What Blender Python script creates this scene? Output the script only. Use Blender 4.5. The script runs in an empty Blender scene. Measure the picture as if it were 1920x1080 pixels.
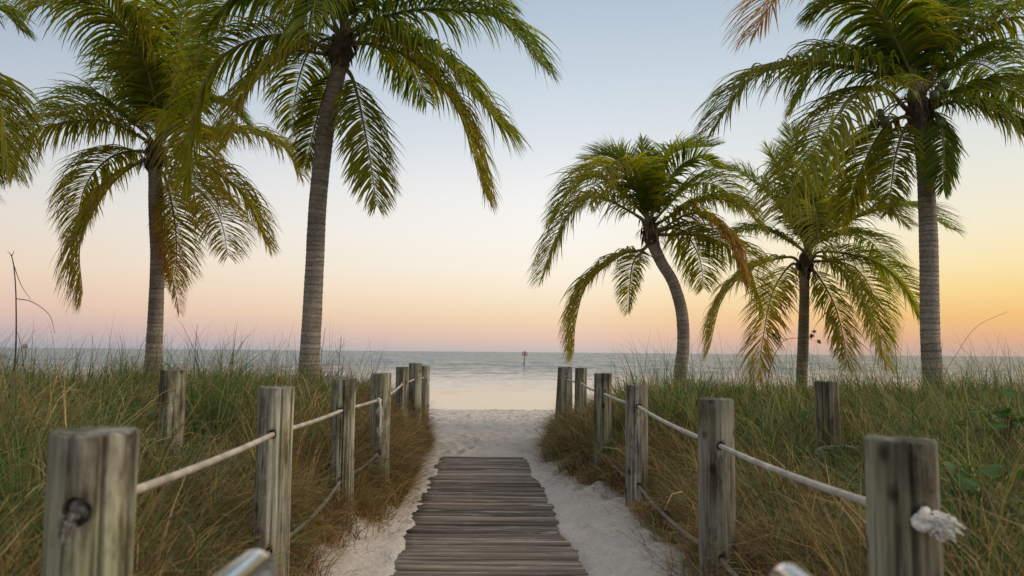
import bpy, math, random
import numpy as np
from mathutils import Vector, Matrix, Euler

random.seed(7)
rng = np.random.default_rng(11)
SC = bpy.context.scene
COL = SC.collection
R = math.radians

# ------------------------------------------------------------------ camera
FPX = 1500.0                       # focal length in photo pixels (1920 wide)
CAM_Z = 1.5
PITCH = math.atan(120 / FPX)
ROLL = R(0.507)
cam_data = bpy.data.cameras.new('camera')
cam_data.sensor_width = 36.0
cam_data.lens = FPX / 1920 * 36.0
cam_data.clip_start = 0.05
cam_data.clip_end = 60000
cam_data.dof.use_dof = True
cam_data.dof.focus_distance = 9.0
cam_data.dof.aperture_fstop = 2.6
cam = bpy.data.objects.new('camera', cam_data)
COL.objects.link(cam)
cam.matrix_world = (Matrix.Translation((0, 0, CAM_Z)) @ Matrix.Rotation(R(90) + PITCH, 4, 'X')
                    @ Matrix.Rotation(ROLL, 4, 'Z'))
SC.camera = cam
CAMR = np.array(cam.matrix_world.to_3x3())
CAMP = np.array((0, 0, CAM_Z))


def at(px, py, Y):
    """photo pixel + world depth Y -> world point"""
    d = CAMR @ np.array(((px - 960) / FPX, -(py - 540) / FPX, -1.0))
    return CAMP + d * (Y / d[1])


# ------------------------------------------------------------------ world
SUN_AZ = R(92)                      # to the right, out of the picture
GLOW_AZ = R(38)                     # brightest part of the afterglow
SUN_EL = R(26)


def lin(c):
    return tuple(((v / 255) / 12.92 if v / 255 <= 0.04045 else ((v / 255 + 0.055) / 1.055) ** 2.4) for v in c)


world = bpy.data.worlds.new('World')
SC.world = world
world.use_nodes = True
wn = world.node_tree.nodes
wl = world.node_tree.links
wn.clear()
w_out = wn.new('ShaderNodeOutputWorld')
w_bg = wn.new('ShaderNodeBackground')
w_tc = wn.new('ShaderNodeTexCoord')
w_sep = wn.new('ShaderNodeSeparateXYZ')
wl.new(w_tc.outputs['Generated'], w_sep.inputs[0])


def wmath(op, a, b=None):
    n = wn.new('ShaderNodeMath')
    n.operation = op
    for i, v in enumerate((a, b)):
        if v is None:
            continue
        if isinstance(v, (int, float)):
            n.inputs[i].default_value = v
        else:
            wl.new(v, n.inputs[i])
    return n.outputs[0]


elev = wmath('DIVIDE', wmath('ARCSINE', w_sep.outputs[2]), R(90))


def ramp(stops):
    n = wn.new('ShaderNodeValToRGB')
    cr = n.color_ramp
    cr.interpolation = 'LINEAR'
    cr.elements[0].position = 0
    cr.elements[0].color = (*lin(stops[0][1]), 1)
    cr.elements[1].position = 1
    cr.elements[1].color = (*lin(stops[-1][1]), 1)
    for e, c in stops[1:-1]:
        el = cr.elements.new(e / 90)
        el.color = (*lin(c), 1)
    wl.new(elev, n.inputs[0])
    return n.outputs[0]


sky_away = ramp([(0, (160, 164, 177)), (1.0, (192, 172, 177)), (2.6, (228, 192, 178)), (5, (236, 211, 188)),
                 (8, (230, 219, 205)), (11.5, (215, 216, 214)), (15, (194, 203, 212)), (20, (168, 184, 202)),
                 (26, (162, 178, 198)), (45, (186, 194, 206)), (90, (204, 206, 210))])
sky_sun = ramp([(0, (200, 188, 186)), (1.0, (232, 198, 180)), (2.4, (247, 216, 180)), (4, (254, 234, 204)),
                (6, (255, 246, 228)), (8.5, (255, 250, 242)), (11.5, (247, 247, 244)), (14.5, (230, 235, 239)),
                (18.5, (210, 221, 231)), (25, (180, 197, 213)), (45, (190, 199, 210)), (90, (204, 206, 210))])
sky_glow = ramp([(0, (196, 170, 160)), (1.0, (226, 174, 140)), (2.4, (246, 192, 118)), (4, (252, 216, 140)),
                 (6, (254, 232, 178)), (8.5, (250, 238, 208)), (11.5, (238, 236, 220)), (14.5, (226, 230, 228)),
                 (18.5, (208, 219, 227)), (25, (178, 195, 211)), (45, (190, 199, 210)), (90, (204, 206, 210))])
hl = wmath('SQRT', wmath('ADD', wmath('MULTIPLY', w_sep.outputs[0], w_sep.outputs[0]),
                         wmath('MULTIPLY', w_sep.outputs[1], w_sep.outputs[1])))
dot = wmath('DIVIDE', wmath('ADD', wmath('MULTIPLY', w_sep.outputs[0], math.sin(GLOW_AZ)),
                            wmath('MULTIPLY', w_sep.outputs[1], math.cos(GLOW_AZ))), wmath('MAXIMUM', hl, 0.001))
mr = wn.new('ShaderNodeMapRange')
mr.inputs['From Min'].default_value = 0.25
mr.inputs['From Max'].default_value = 0.82
wl.new(dot, mr.inputs['Value'])
w_mix = wn.new('ShaderNodeMix')
w_mix.data_type = 'RGBA'
wl.new(mr.outputs[0], w_mix.inputs[0])
wl.new(sky_away, w_mix.inputs[6])
wl.new(sky_sun, w_mix.inputs[7])
mr2 = wn.new('ShaderNodeMapRange')
mr2.inputs['From Min'].default_value = 0.84
mr2.inputs['From Max'].default_value = 1.0
wl.new(dot, mr2.inputs['Value'])
w_mix0 = w_mix
w_mix = wn.new('ShaderNodeMix')
w_mix.data_type = 'RGBA'
wl.new(mr2.outputs[0], w_mix.inputs[0])
wl.new(w_mix0.outputs[2], w_mix.inputs[6])
wl.new(sky_glow, w_mix.inputs[7])
w_sky = wn.new('ShaderNodeTexSky')
w_sky.sky_type = 'NISHITA'
w_sky.sun_disc = False
w_sky.sun_elevation = SUN_EL
w_sky.sun_rotation = SUN_AZ
w_sc = wn.new('ShaderNodeMix')
w_sc.data_type = 'RGBA'
w_sc.blend_type = 'MULTIPLY'
w_sc.inputs[0].default_value = 1
wl.new(w_sky.outputs[0], w_sc.inputs[6])
w_sc.inputs[7].default_value = (0.1, 0.1, 0.1, 1)
w_fin = wn.new('ShaderNodeMix')
w_fin.data_type = 'RGBA'
w_fin.inputs[0].default_value = 0.06
wl.new(w_mix.outputs[2], w_fin.inputs[6])
wl.new(w_sc.outputs[2], w_fin.inputs[7])
wl.new(w_fin.outputs[2], w_bg.inputs[0])
w_bg.inputs[1].default_value = 1.0
wl.new(w_bg.outputs[0], w_out.inputs[0])

sun_d = bpy.data.lights.new('sun', 'SUN')
sun_d.energy = 2.0
sun_d.angle = R(40)
sun_d.color = (1.0, 0.83, 0.60)
sun = bpy.data.objects.new('sun', sun_d)
COL.objects.link(sun)
sdir = Vector((math.sin(SUN_AZ) * math.cos(SUN_EL), math.cos(SUN_AZ) * math.cos(SUN_EL), math.sin(SUN_EL)))
sun.rotation_euler = sdir.to_track_quat('Z', 'Y').to_euler()

SC.view_settings.view_transform = 'Standard'
SC.view_settings.look = 'None'
SC.view_settings.gamma = 1
SC.view_settings.exposure = 0.0
SC.render.engine = 'CYCLES'
SC.cycles.use_denoising = True
SC.cycles.max_bounces = 8
SC.cycles.diffuse_bounces = 4
SC.cycles.transmission_bounces = 6
SC.cycles.transparent_max_bounces = 4


# ------------------------------------------------------------------ helpers
def mesh_np(name, verts, faces, smooth=True, cols=None):
    """verts (n,3); faces: list of int arrays (m,k) or python lists"""
    me = bpy.data.meshes.new(name)
    verts = np.asarray(verts, dtype=np.float32)
    loops, starts, totals, s = [], [], [], 0
    for f in faces:
        f = np.asarray(f, dtype=np.int32)
        if f.ndim == 1:
            f = f[None]
        m, k = f.shape
        loops.append(f.ravel())
        starts.append(s + np.arange(m) * k)
        totals.append(np.full(m, k))
        s += m * k
    loops = np.concatenate(loops)
    starts = np.concatenate(starts)
    totals = np.concatenate(totals)
    me.vertices.add(len(verts))
    me.vertices.foreach_set('co', verts.ravel())
    me.loops.add(len(loops))
    me.loops.foreach_set('vertex_index', loops.astype(np.int32))
    me.polygons.add(len(starts))
    me.polygons.foreach_set('loop_start', starts.astype(np.int32))
    try:
        me.polygons.foreach_set('loop_total', totals.astype(np.int32))
    except Exception:
        pass
    if smooth:
        me.polygons.foreach_set('use_smooth', np.ones(len(starts), dtype=bool))
    if cols is not None:
        a = me.color_attributes.new('Col', 'FLOAT_COLOR', 'POINT')
        c4 = np.ones((len(verts), 4), dtype=np.float32)
        c4[:, :3] = cols
        a.data.foreach_set('color', c4.ravel())
    me.update(calc_edges=True)
    me.validate()
    return me


def link(name, me, mat=None, parent=None, label=None, cat=None, group=None, kind=None):
    o = bpy.data.objects.new(name, me)
    COL.objects.link(o)
    if mat is not None and me is not None and len(me.materials) == 0:
        me.materials.append(mat)
    if parent is not None:
        o.parent = parent
    if label:
        o['label'] = label
    if cat:
        o['category'] = cat
    if group:
        o['group'] = group
    if kind:
        o['kind'] = kind
    return o


class Geo:
    """collects pieces of ONE part"""
    def __init__(s):
        s.v, s.f, s.c, s.n = [], [], [], 0

    def add(s, v, faces, col=None):
        v = np.asarray(v, dtype=float)
        s.v.append(v)
        for f in faces:
            s.f.append(np.asarray(f, dtype=np.int64) + s.n)
        if col is not None:
            s.c.append(np.broadcast_to(np.asarray(col, dtype=float), (len(v), 3)))
        s.n += len(v)

    def mesh(s, name, smooth=True):
        return mesh_np(name, np.concatenate(s.v), s.f, smooth, np.concatenate(s.c) if s.c else None)


def norm(a):
    return a / np.maximum(np.linalg.norm(a, axis=-1, keepdims=True), 1e-9)


def catmull(pts, n):
    P = np.asarray(pts, dtype=float)
    P = np.vstack([2 * P[0] - P[1], P, 2 * P[-1] - P[-2]])
    m = len(P) - 3
    u = np.linspace(0, m - 1e-6, 600)
    i = u.astype(int)
    t = (u - i)[:, None]
    p0, p1, p2, p3 = P[i], P[i + 1], P[i + 2], P[i + 3]
    c = 0.5 * (2 * p1 + (p2 - p0) * t + (2 * p0 - 5 * p1 + 4 * p2 - p3) * t ** 2 + (3 * p1 - p0 - 3 * p2 + p3) * t ** 3)
    s = np.concatenate([[0], np.cumsum(np.linalg.norm(np.diff(c, axis=0), axis=1))])
    q = np.linspace(0, s[-1], n)
    return np.stack([np.interp(q, s, c[:, k]) for k in range(c.shape[1])], 1), s[-1]


def tangents(c):
    return norm(np.gradient(c, axis=0))


def tube(c, rad, sides=8, cap=True, up=(0.13, 0.2, 1.0)):
    c = np.asarray(c, dtype=float)
    n = len(c)
    T = tangents(c)
    rad = np.asarray(rad, dtype=float)
    if rad.ndim == 0:
        rad = np.full(n, float(rad))
    A = np.zeros((n, 3))
    a = np.cross(T[0], up)
    if np.linalg.norm(a) < 1e-3:
        a = np.cross(T[0], (1, 0, 0))
    a = a / np.linalg.norm(a)
    for i in range(n):
        a = a - T[i] * a.dot(T[i])
        a /= np.linalg.norm(a)
        A[i] = a
    B = np.cross(T, A)
    th = np.arange(sides) / sides * 2 * np.pi
    if rad.ndim == 1:
        rad = rad[:, None]
    v = c[:, None] + (A[:, None] * np.cos(th)[None, :, None] + B[:, None] * np.sin(th)[None, :, None]) * rad[:, :, None]
    v = v.reshape(-1, 3)
    i = np.arange(n - 1)[:, None] * sides
    j = np.arange(sides)[None]
    k = (j + 1) % sides
    q = np.stack([i + j, i + k, i + sides + k, i + sides + j], -1).reshape(-1, 4)
    f = [q]
    if cap:
        f.append(np.arange(sides)[::-1])
        f.append((n - 1) * sides + np.arange(sides))
    return v, f


_T = rng.random((256, 256))


def vnoise(x, y):
    x = np.asarray(x, dtype=float)
    y = np.asarray(y, dtype=float)
    xi = np.floor(x).astype(int)
    yi = np.floor(y).astype(int)
    fx = x - xi
    fy = y - yi
    fx = fx * fx * (3 - 2 * fx)
    fy = fy * fy * (3 - 2 * fy)
    g = lambda a, b: _T[a & 255, b & 255]
    return (g(xi, yi) * (1 - fx) + g(xi + 1, yi) * fx) * (1 - fy) + (g(xi, yi + 1) * (1 - fx) + g(xi + 1, yi + 1) * fx) * fy


def fbm(x, y, o=4):
    s, a = 0, 0.5
    for k in range(o):
        s = s + a * vnoise(x * 2 ** k + 17 * k, y * 2 ** k + 31 * k)
        a *= 0.5
    return s / (1 - 0.5 ** o)


def sstep(a, b, x):
    t = np.clip((x - a) / (b - a), 0, 1)
    return t * t * (3 - 2 * t)


# ------------------------------------------------------------------ materials
def mat(name):
    m = bpy.data.materials.new(name)
    m.use_nodes = True
    nt = m.node_tree
    b = nt.nodes['Principled BSDF']
    return m, nt, nt.nodes, nt.links, b


def N(nodes, typ, **kw):
    n = nodes.new(typ)
    for k, v in kw.items():
        if k in n.inputs:
            n.inputs[k].default_value = v
        else:
            setattr(n, k, v)
    return n


def mixc(nt, fac, a, b, blend='MIX'):
    n = nt.nodes.new('ShaderNodeMix')
    n.data_type = 'RGBA'
    n.blend_type = blend
    for sock, v in ((0, fac), (6, a), (7, b)):
        if isinstance(v, (int, float)):
            n.inputs[sock].default_value = v
        elif isinstance(v, tuple):
            n.inputs[sock].default_value = (*v[:3], 1)
        else:
            nt.links.new(v, n.inputs[sock])
    return n.outputs[2]


def cramp(nt, inp, stops):
    n = nt.nodes.new('ShaderNodeValToRGB')
    cr = n.color_ramp
    cr.elements[0].position, cr.elements[0].color = stops[0][0], (*stops[0][1], 1)
    cr.elements[1].position, cr.elements[1].color = stops[-1][0], (*stops[-1][1], 1)
    for p, c in stops[1:-1]:
        e = cr.elements.new(p)
        e.color = (*c, 1)
    nt.links.new(inp, n.inputs[0])
    return n.outputs[0]


def g3(v):
    return (v, v, v)


def noise(nt, coord, scale, detail=4, rough=0.55):
    n = nt.nodes.new('ShaderNodeTexNoise')
    n.inputs['Scale'].default_value = scale
    n.inputs['Detail'].default_value = detail
    n.inputs['Roughness'].default_value = rough
    nt.links.new(coord, n.inputs['Vector'])
    return n.outputs[0]


def mapped(nt, coord, scale, offset=None):
    n = nt.nodes.new('ShaderNodeMapping')
    n.inputs['Scale'].default_value = scale
    nt.links.new(coord, n.inputs['Vector'])
    if offset is not None:
        nt.links.new(offset, n.inputs['Location'])
    return n.outputs[0]


def bump(nt, h, strength, dist, prev=None):
    n = nt.nodes.new('ShaderNodeBump')
    n.inputs['Strength'].default_value = strength
    n.inputs['Distance'].default_value = dist
    nt.links.new(h, n.inputs['Height'])
    if prev is not None:
        nt.links.new(prev, n.inputs['Normal'])
    return n.outputs[0]


def rand_offset(nt, k=40.0):
    oi = nt.nodes.new('ShaderNodeObjectInfo')
    m = nt.nodes.new('ShaderNodeMath')
    m.operation = 'MULTIPLY'
    m.inputs[1].default_value = k
    nt.links.new(oi.outputs['Random'], m.inputs[0])
    c = nt.nodes.new('ShaderNodeCombineXYZ')
    for i in range(3):
        nt.links.new(m.outputs[0], c.inputs[i])
    return c.outputs[0], oi.outputs['Random']


def leaf_mat(name, trans=0.4, rough=0.5, tint=(1.25, 1.15, 0.55)):
    m, nt, nd, lk, b = mat(name)
    at_ = N(nd, 'ShaderNodeVertexColor', layer_name='Col')
    tc = nd.new('ShaderNodeTexCoord')
    nz = noise(nt, tc.outputs['Object'], 6, 3)
    c = mixc(nt, 1.0, at_.outputs[0], cramp(nt, nz, [(0.3, g3(0.78)), (0.7, g3(1.2))]), 'MULTIPLY')
    lk.new(c, b.inputs['Base Color'])
    b.inputs['Roughness'].default_value = rough
    b.inputs['Specular IOR Level'].default_value = 0.22
    tr = nd.new('ShaderNodeBsdfTranslucent')
    ct = mixc(nt, 1.0, c, tint, 'MULTIPLY')
    lk.new(ct, tr.inputs[0])
    mx = nd.new('ShaderNodeMixShader')
    mx.inputs[0].default_value = trans
    lk.new(b.outputs[0], mx.inputs[1])
    lk.new(tr.outputs[0], mx.inputs[2])
    lk.new(mx.outputs[0], nd['Material Output'].inputs[0])
    return m


M_PALM = leaf_mat('palm_leaf', 0.55, 0.45, (1.55, 1.5, 0.5))
M_GRASS = leaf_mat('dune_grass', 0.35, 0.6, (1.15, 1.1, 0.7))


def vcol_mat(name, rough=0.8, bump_scale=40, bump_s=0.4):
    m, nt, nd, lk, b = mat(name)
    at_ = N(nd, 'ShaderNodeVertexColor', layer_name='Col')
    tc = nd.new('ShaderNodeTexCoord')
    nz = noise(nt, tc.outputs['Object'], bump_scale, 4)
    c = mixc(nt, 1.0, at_.outputs[0], cramp(nt, nz, [(0.3, g3(0.7)), (0.7, g3(1.3))]), 'MULTIPLY')
    lk.new(c, b.inputs['Base Color'])
    b.inputs['Roughness'].default_value = rough
    lk.new(bump(nt, nz, bump_s, 0.01), b.inputs['Normal'])
    return m


M_RACHIS = vcol_mat('palm_rachis', 0.5, 20, 0.1)
M_FIBRE = vcol_mat('palm_fibre', 0.9, 45, 0.6)
M_COCO = vcol_mat('coconut_husk', 0.45, 12, 0.1)

# palm trunk
M_TRUNK, nt, nd, lk, b = mat('palm_trunk')
va = N(nd, 'ShaderNodeVertexColor', layer_name='Col')
tc = nd.new('ShaderNodeTexCoord')
fine = noise(nt, mapped(nt, tc.outputs['Object'], (20, 20, 26)), 1.0, 5)
big = noise(nt, tc.outputs['Object'], 2.5, 3)
c = mixc(nt, 1.0, va.outputs[0], cramp(nt, fine, [(0.3, g3(0.68)), (0.7, g3(1.28))]), 'MULTIPLY')
c = mixc(nt, 1.0, c, cramp(nt, big, [(0.3, (0.85, 0.82, 0.78)), (0.7, (1.15, 1.12, 1.08))]), 'MULTIPLY')
lk.new(c, b.inputs['Base Color'])
b.inputs['Roughness'].default_value = 0.9
lk.new(bump(nt, fine, 0.6, 0.012), b.inputs['Normal'])

# sand
M_SAND, nt, nd, lk, b = mat('sand')
va = N(nd, 'ShaderNodeVertexColor', layer_name='Col')
tc = nd.new('ShaderNodeTexCoord')
n1 = noise(nt, tc.outputs['Object'], 2.2, 4)
n2 = noise(nt, tc.outputs['Object'], 26, 5, 0.65)
n3 = noise(nt, tc.outputs['Object'], 160, 2)
sandc = cramp(nt, n1, [(0.3, (0.60, 0.52, 0.445)), (0.7, (0.71, 0.63, 0.545))])
sandc = mixc(nt, 1.0, sandc, cramp(nt, n2, [(0.28, g3(0.8)), (0.6, g3(1.04))]), 'MULTIPLY')
sandc = mixc(nt, 1.0, sandc, cramp(nt, n3, [(0.30, g3(0.75)), (0.45, g3(1.0))]), 'MULTIPLY')
litter = cramp(nt, n2, [(0.3, (0.05, 0.038, 0.022)), (0.7, (0.15, 0.11, 0.065))])
sepc = nd.new('ShaderNodeSeparateColor')
lk.new(va.outputs[0], sepc.inputs[0])
c = mixc(nt, sepc.outputs[0], sandc, litter)
wet = mixc(nt, sepc.outputs[1], c, (0.30, 0.25, 0.20))
lk.new(wet, b.inputs['Base Color'])
b.inputs['Roughness'].default_value = 0.95
b.inputs['Specular IOR Level'].default_value = 0.2
b1 = bump(nt, n2, 1.0, 0.03)
lk.new(bump(nt, n3, 0.5, 0.004, b1), b.inputs['Normal'])

# sea
M_SEA, nt, nd, lk, b = mat('sea_water')
tc = nd.new('ShaderNodeTexCoord')
geo = nd.new('ShaderNodeNewGeometry')
sep = nd.new('ShaderNodeSeparateXYZ')
lk.new(geo.outputs['Position'], sep.inputs[0])
pos = geo.outputs['Position']
w3 = noise(nt, mapped(nt, pos, (0.02, 0.06, 1)), 1.0, 3, 0.5)


def cnoise(scale, detail, rough):
    n = nd.new('ShaderNodeTexNoise')
    n.inputs['Scale'].default_value = 1.0
    n.inputs['Detail'].default_value = detail
    n.inputs['Roughness'].default_value = rough
    lk.new(mapped(nt, pos, scale), n.inputs['Vector'])
    v = nd.new('ShaderNodeVectorMath')
    v.operation = 'SUBTRACT'
    lk.new(n.outputs['Color'], v.inputs[0])
    v.inputs[1].default_value = (0.5, 0.5, 0.5)
    return v.outputs[0]


def vop(op, a, b_):
    v = nd.new('ShaderNodeVectorMath')
    v.operation = op
    for i, q_ in enumerate((a, b_)):
        if isinstance(q_, tuple):
            v.inputs[i].default_value = q_
        else:
            lk.new(q_, v.inputs[i])
    return v.outputs[0]


wsum = vop('ADD', vop('MULTIPLY', cnoise((0.10, 0.27, 1), 3, 0.65), (0.5, 0.5, 0.5)), vop('ADD', vop('MULTIPLY', cnoise((0.30, 1.1, 1), 2, 0.5), (0.5, 0.5, 0.5)), vop('MULTIPLY', cnoise((0.9, 2.6, 1), 3, 0.6), (1.1, 1.1, 1.1))))
mrs = nd.new('ShaderNodeMapRange')
mrs.interpolation_type = 'SMOOTHSTEP'
mrs.inputs['From Min'].default_value = 31
mrs.inputs['From Max'].default_value = 140
mrs.inputs['To Min'].default_value = 0.02
mrs.inputs['To Max'].default_value = 3.4
lk.new(sep.outputs[1], mrs.inputs['Value'])
cmb = nd.new('ShaderNodeCombineXYZ')
for i in range(2):
    lk.new(mrs.outputs[0], cmb.inputs[i])
wn_ = vop('MULTIPLY', wsum, cmb.outputs[0])
nrm = nd.new('ShaderNodeVectorMath')
nrm.operation = 'NORMALIZE'
tilt = nd.new('ShaderNodeCombineXYZ')
tm = N(nd, 'ShaderNodeMath', operation='MULTIPLY')
lk.new(mrs.outputs[0], tm.inputs[0])
tm.inputs[1].default_value = -0.06
lk.new(tm.outputs[0], tilt.inputs[1])
tilt.inputs[2].default_value = 1.0
lk.new(vop('ADD', wn_, tilt.outputs[0]), nrm.inputs[0])
lk.new(nrm.outputs[0], b.inputs['Normal'])
mrc = nd.new('ShaderNodeMapRange')
mrc.interpolation_type = 'SMOOTHSTEP'
mrc.inputs['From Min'].default_value = 31
mrc.inputs['From Max'].default_value = 130
lk.new(sep.outputs[1], mrc.inputs['Value'])
depth_c = mixc(nt, mrc.outputs[0], (0.34, 0.29, 0.24), (0.055, 0.150, 0.165))
c = mixc(nt, 1.0, depth_c, cramp(nt, w3, [(0.35, g3(0.8)), (0.65, g3(1.2))]), 'MULTIPLY')
lk.new(c, b.inputs['Base Color'])
b.inputs['Roughness'].default_value = 0.12
b.inputs['IOR'].default_value = 1.33


# weathered round posts
def wood_mat(name, cA, cB, cC, axis, algae=True, dark=0.35, sand=False):
    m, nt, nd, lk, b = mat(name)
    tc = nd.new('ShaderNodeTexCoord')
    off, rnd = rand_offset(nt)
    lo, hi = 1.1, 26.0
    sc_f = [hi, hi, hi]
    sc_f[axis] = lo
    sc_m = [9, 9, 9]
    sc_m[axis] = 0.5
    fine = noise(nt, mapped(nt, tc.outputs['Object'], sc_f, off), 1.6, 6, 0.65)
    mid = noise(nt, mapped(nt, tc.outputs['Object'], sc_m, off), 1.0, 4, 0.6)
    big = noise(nt, mapped(nt, tc.outputs['Object'], (1.6, 1.6, 1.6), off), 1.0, 3)
    c = cramp(nt, mid, [(0.34, cA), (0.52, cB), (0.66, cC)])
    c = mixc(nt, 1.0, c, cramp(nt, fine, [(0.36, g3(dark)), (0.46, g3(0.9)), (0.64, g3(1.3))]), 'MULTIPLY')
    if algae:
        gm = cramp(nt, big, [(0.42, g3(0)), (0.62, g3(0.75))])
        c = mixc(nt, gm, c, mixc(nt, 1.0, c, (0.90, 1.0, 0.78), 'MULTIPLY'))
        vo = N(nd, 'ShaderNodeTexVoronoi', Scale=1.0)
        lk.new(mapped(nt, tc.outputs['Object'], (7, 7, 4.5), off), vo.inputs['Vector'])
        kn = cramp(nt, vo.outputs['Distance'], [(0.10, g3(1)), (0.19, g3(0))])
        c = mixc(nt, kn, c, mixc(nt, 1.0, c, (0.30, 0.25, 0.22), 'MULTIPLY'))
        va = N(nd, 'ShaderNodeVertexColor', layer_name='Col')
        c = mixc(nt, 1.0, c, va.outputs[0], 'MULTIPLY')
        stn = noise(nt, mapped(nt, tc.outputs['Object'], (11, 11, 3.2), off), 1.0, 6, 0.7)
        c = mixc(nt, 1.0, c, cramp(nt, stn, [(0.36, (0.42, 0.36, 0.30)), (0.50, (1.0, 1.0, 1.0)), (0.75, (1.15, 1.15, 1.08))]), 'MULTIPLY')
    tone = cramp(nt, rnd, [(0, g3(0.62)), (0.5, (1.02, 0.98, 0.94)), (1, g3(1.5))] if sand else [(0, g3(0.8)), (1, g3(1.25))])
    c = mixc(nt, 1.0, c, tone, 'MULTIPLY')
    if sand:
        s1 = noise(nt, mapped(nt, tc.outputs['Object'], (2.5, 9, 1), off), 1.0, 5, 0.7)
        sm = cramp(nt, s1, [(0.54, g3(0)), (0.70, g3(0.75))])
        c = mixc(nt, sm, c, (0.46, 0.41, 0.36))
    lk.new(c, b.inputs['Base Color'])
    b.inputs['Roughness'].default_value = 0.85
    b.inputs['Specular IOR Level'].default_value = 0.25
    lk.new(bump(nt, fine, 1.0, 0.010), b.inputs['Normal'])
    return m


M_POST = wood_mat('weathered_post', (0.130, 0.107, 0.078), (0.265, 0.240, 0.185), (0.42, 0.395, 0.32), 2)
M_PLANK = wood_mat('weathered_plank', (0.100, 0.076, 0.058), (0.190, 0.150, 0.118), (0.32, 0.265, 0.215), 0,
                   algae=False, dark=0.45, sand=True)


def simple(name, col, rough=0.7, metal=0.0, nscale=20, var=0.25, bs=0.3):
    m, nt, nd, lk, b = mat(name)
    tc = nd.new('ShaderNodeTexCoord')
    nz = noise(nt, tc.outputs['Object'], nscale, 4)
    c = mixc(nt, 1.0, col, cramp(nt, nz, [(0.3, g3(1 - var)), (0.7, g3(1 + var))]), 'MULTIPLY')
    lk.new(c, b.inputs['Base Color'])
    b.inputs['Roughness'].default_value = rough
    b.inputs['Metallic'].default_value = metal
    if bs:
        lk.new(bump(nt, nz, bs, 0.004), b.inputs['Normal'])
    return m


M_ROPE = simple('rope_fibre', (0.42, 0.375, 0.315), 0.95, 0, 9, 0.32)
M_ROPE_OLD = simple('grey_rope_fibre', (0.20, 0.18, 0.155), 0.95, 0, 55, 0.35)
M_FRAY = simple('frayed_fibre', (0.66, 0.63, 0.57), 0.9, 0, 60, 0.2)
M_STEEL = simple('brushed_steel', (0.76, 0.75, 0.73), 0.18, 1.0, 8, 0.05, 0.0)
M_TWIG = simple('dead_twig', (0.055, 0.040, 0.030), 0.9, 0, 30, 0.3)
M_STRAW = simple('straw_stalk', (0.17, 0.13, 0.075), 0.85, 0, 30, 0.3)
M_DARK = simple('dark_pile', (0.12, 0.105, 0.09), 0.85, 0, 10, 0.3)
M_SIGN = simple('faded_sign', (0.74, 0.64, 0.57), 0.7, 0, 4, 0.15)
M_SIGNF = simple('sign_orange', (0.50, 0.27, 0.19), 0.7, 0, 4, 0.15)
M_STONE = simple('grey_stone', (0.16, 0.12, 0.11), 0.9, 0, 14, 0.35, 0.8)

# ------------------------------------------------------------------ terrain
YL = [0, 2, 4.5, 5.5, 6.2, 8.1, 9.4, 10.4, 12, 13, 14]
XL = [-1.0, -1.0, -1.3, -1.38, -1.25, -1.05, -1.15, -1.28, -1.28, -1.42, -1.7]
YR = [0, 2, 5.2, 6.2, 7.2, 7.8, 8.6, 9.7, 10.5, 12, 13.3, 14.2]
XR = [1.1, 1.1, 1.14, 1.20, 1.22, 1.10, 0.90, 0.76, 0.60, 0.56, 0.70, 1.1]


def gL(y):
    return np.interp(y, YL, XL)


def gR(y):
    return np.interp(y, YR, XR)


def xc(y):
    return -0.14 - 0.041 * (y - 5.5)


SEA_Z = -0.7
pit_n = 2200
PX = rng.uniform(-3.0, 3.5, pit_n)
PY = 5 + 27 * rng.random(pit_n) ** 0.8
PR = rng.uniform(0.05, 0.13, pit_n)
PD = rng.uniform(0.015, 0.055, pit_n) * np.interp(PY, [26, 30], [1, 0.2])


def dune_mask(x, y):
    """1 on the vegetated dune, 0 on the open sand"""
    e = 0.10 * (fbm(x * 2.3, y * 2.3, 2) - 0.5)
    l = sstep(-0.15, 0.95, gL(y) - x + e)
    r = sstep(0.0, 1.25, x - gR(y) + e)
    d = np.maximum(gL(y) - x, x - gR(y))
    yend = 13.4 + np.clip(d, 0, 6) * 1.7
    fade = 1 - sstep(-0.6, 3.0, y - yend)
    return l * fade, r * fade, fade


def height(x, y):
    x = np.asarray(x, dtype=float)
    y = np.asarray(y, dtype=float)
    l, r, fade = dune_mask(x, y)
    base = np.where(y > 14, -(y - 14) * 0.0425, 0.0)
    base = np.where(y > 31, -17 * 0.0425 - (y - 31) * 0.03, base)
    u = np.abs(x - xc(y))
    slope = 0.16 * sstep(0.55, 1.25, u) * (1 - sstep(12.0, 14.5, y))
    h = base + slope + l * (0.34 + 0.16 * sstep(4.5, 8, y)) + r * (0.24 + 0.24 * sstep(5, 12, y))
    h = h + (l + r) * 0.40 * (fbm(x * 0.75 + 5, y * 0.75, 3) - 0.5)
    h = h + 0.05 * (fbm(x * 1.6, y * 1.6, 3) - 0.5) + 0.050 * (fbm(x * 7, y * 5, 3) - 0.5)
    # trough under the boards, sand creeping over the plank ends
    edge = u + 0.12 * (fbm(x * 3.0 + 9, y * 2.4, 3) - 0.5)
    on = sstep(3.0, 3.3, y) * (1 - sstep(11.45, 11.75, y))
    hwid = np.interp(y, [5.5, 11.5], [0.70, 0.60])
    trough = 1 - sstep(hwid - 0.15, hwid + 0.01, edge)
    h = h - 0.075 * trough * on * (1 - (l + r > 0))
    return h


def ground(x, y):
    return float(height(np.array([x]), np.array([y]))[0])


def axis(segs):
    out = [segs[0][0]]
    for a, b_, st in segs:
        n = max(1, int(round((b_ - a) / st)))
        out.extend(list(np.linspace(a, b_, n + 1)[1:]))
    return np.array(out)


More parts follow.
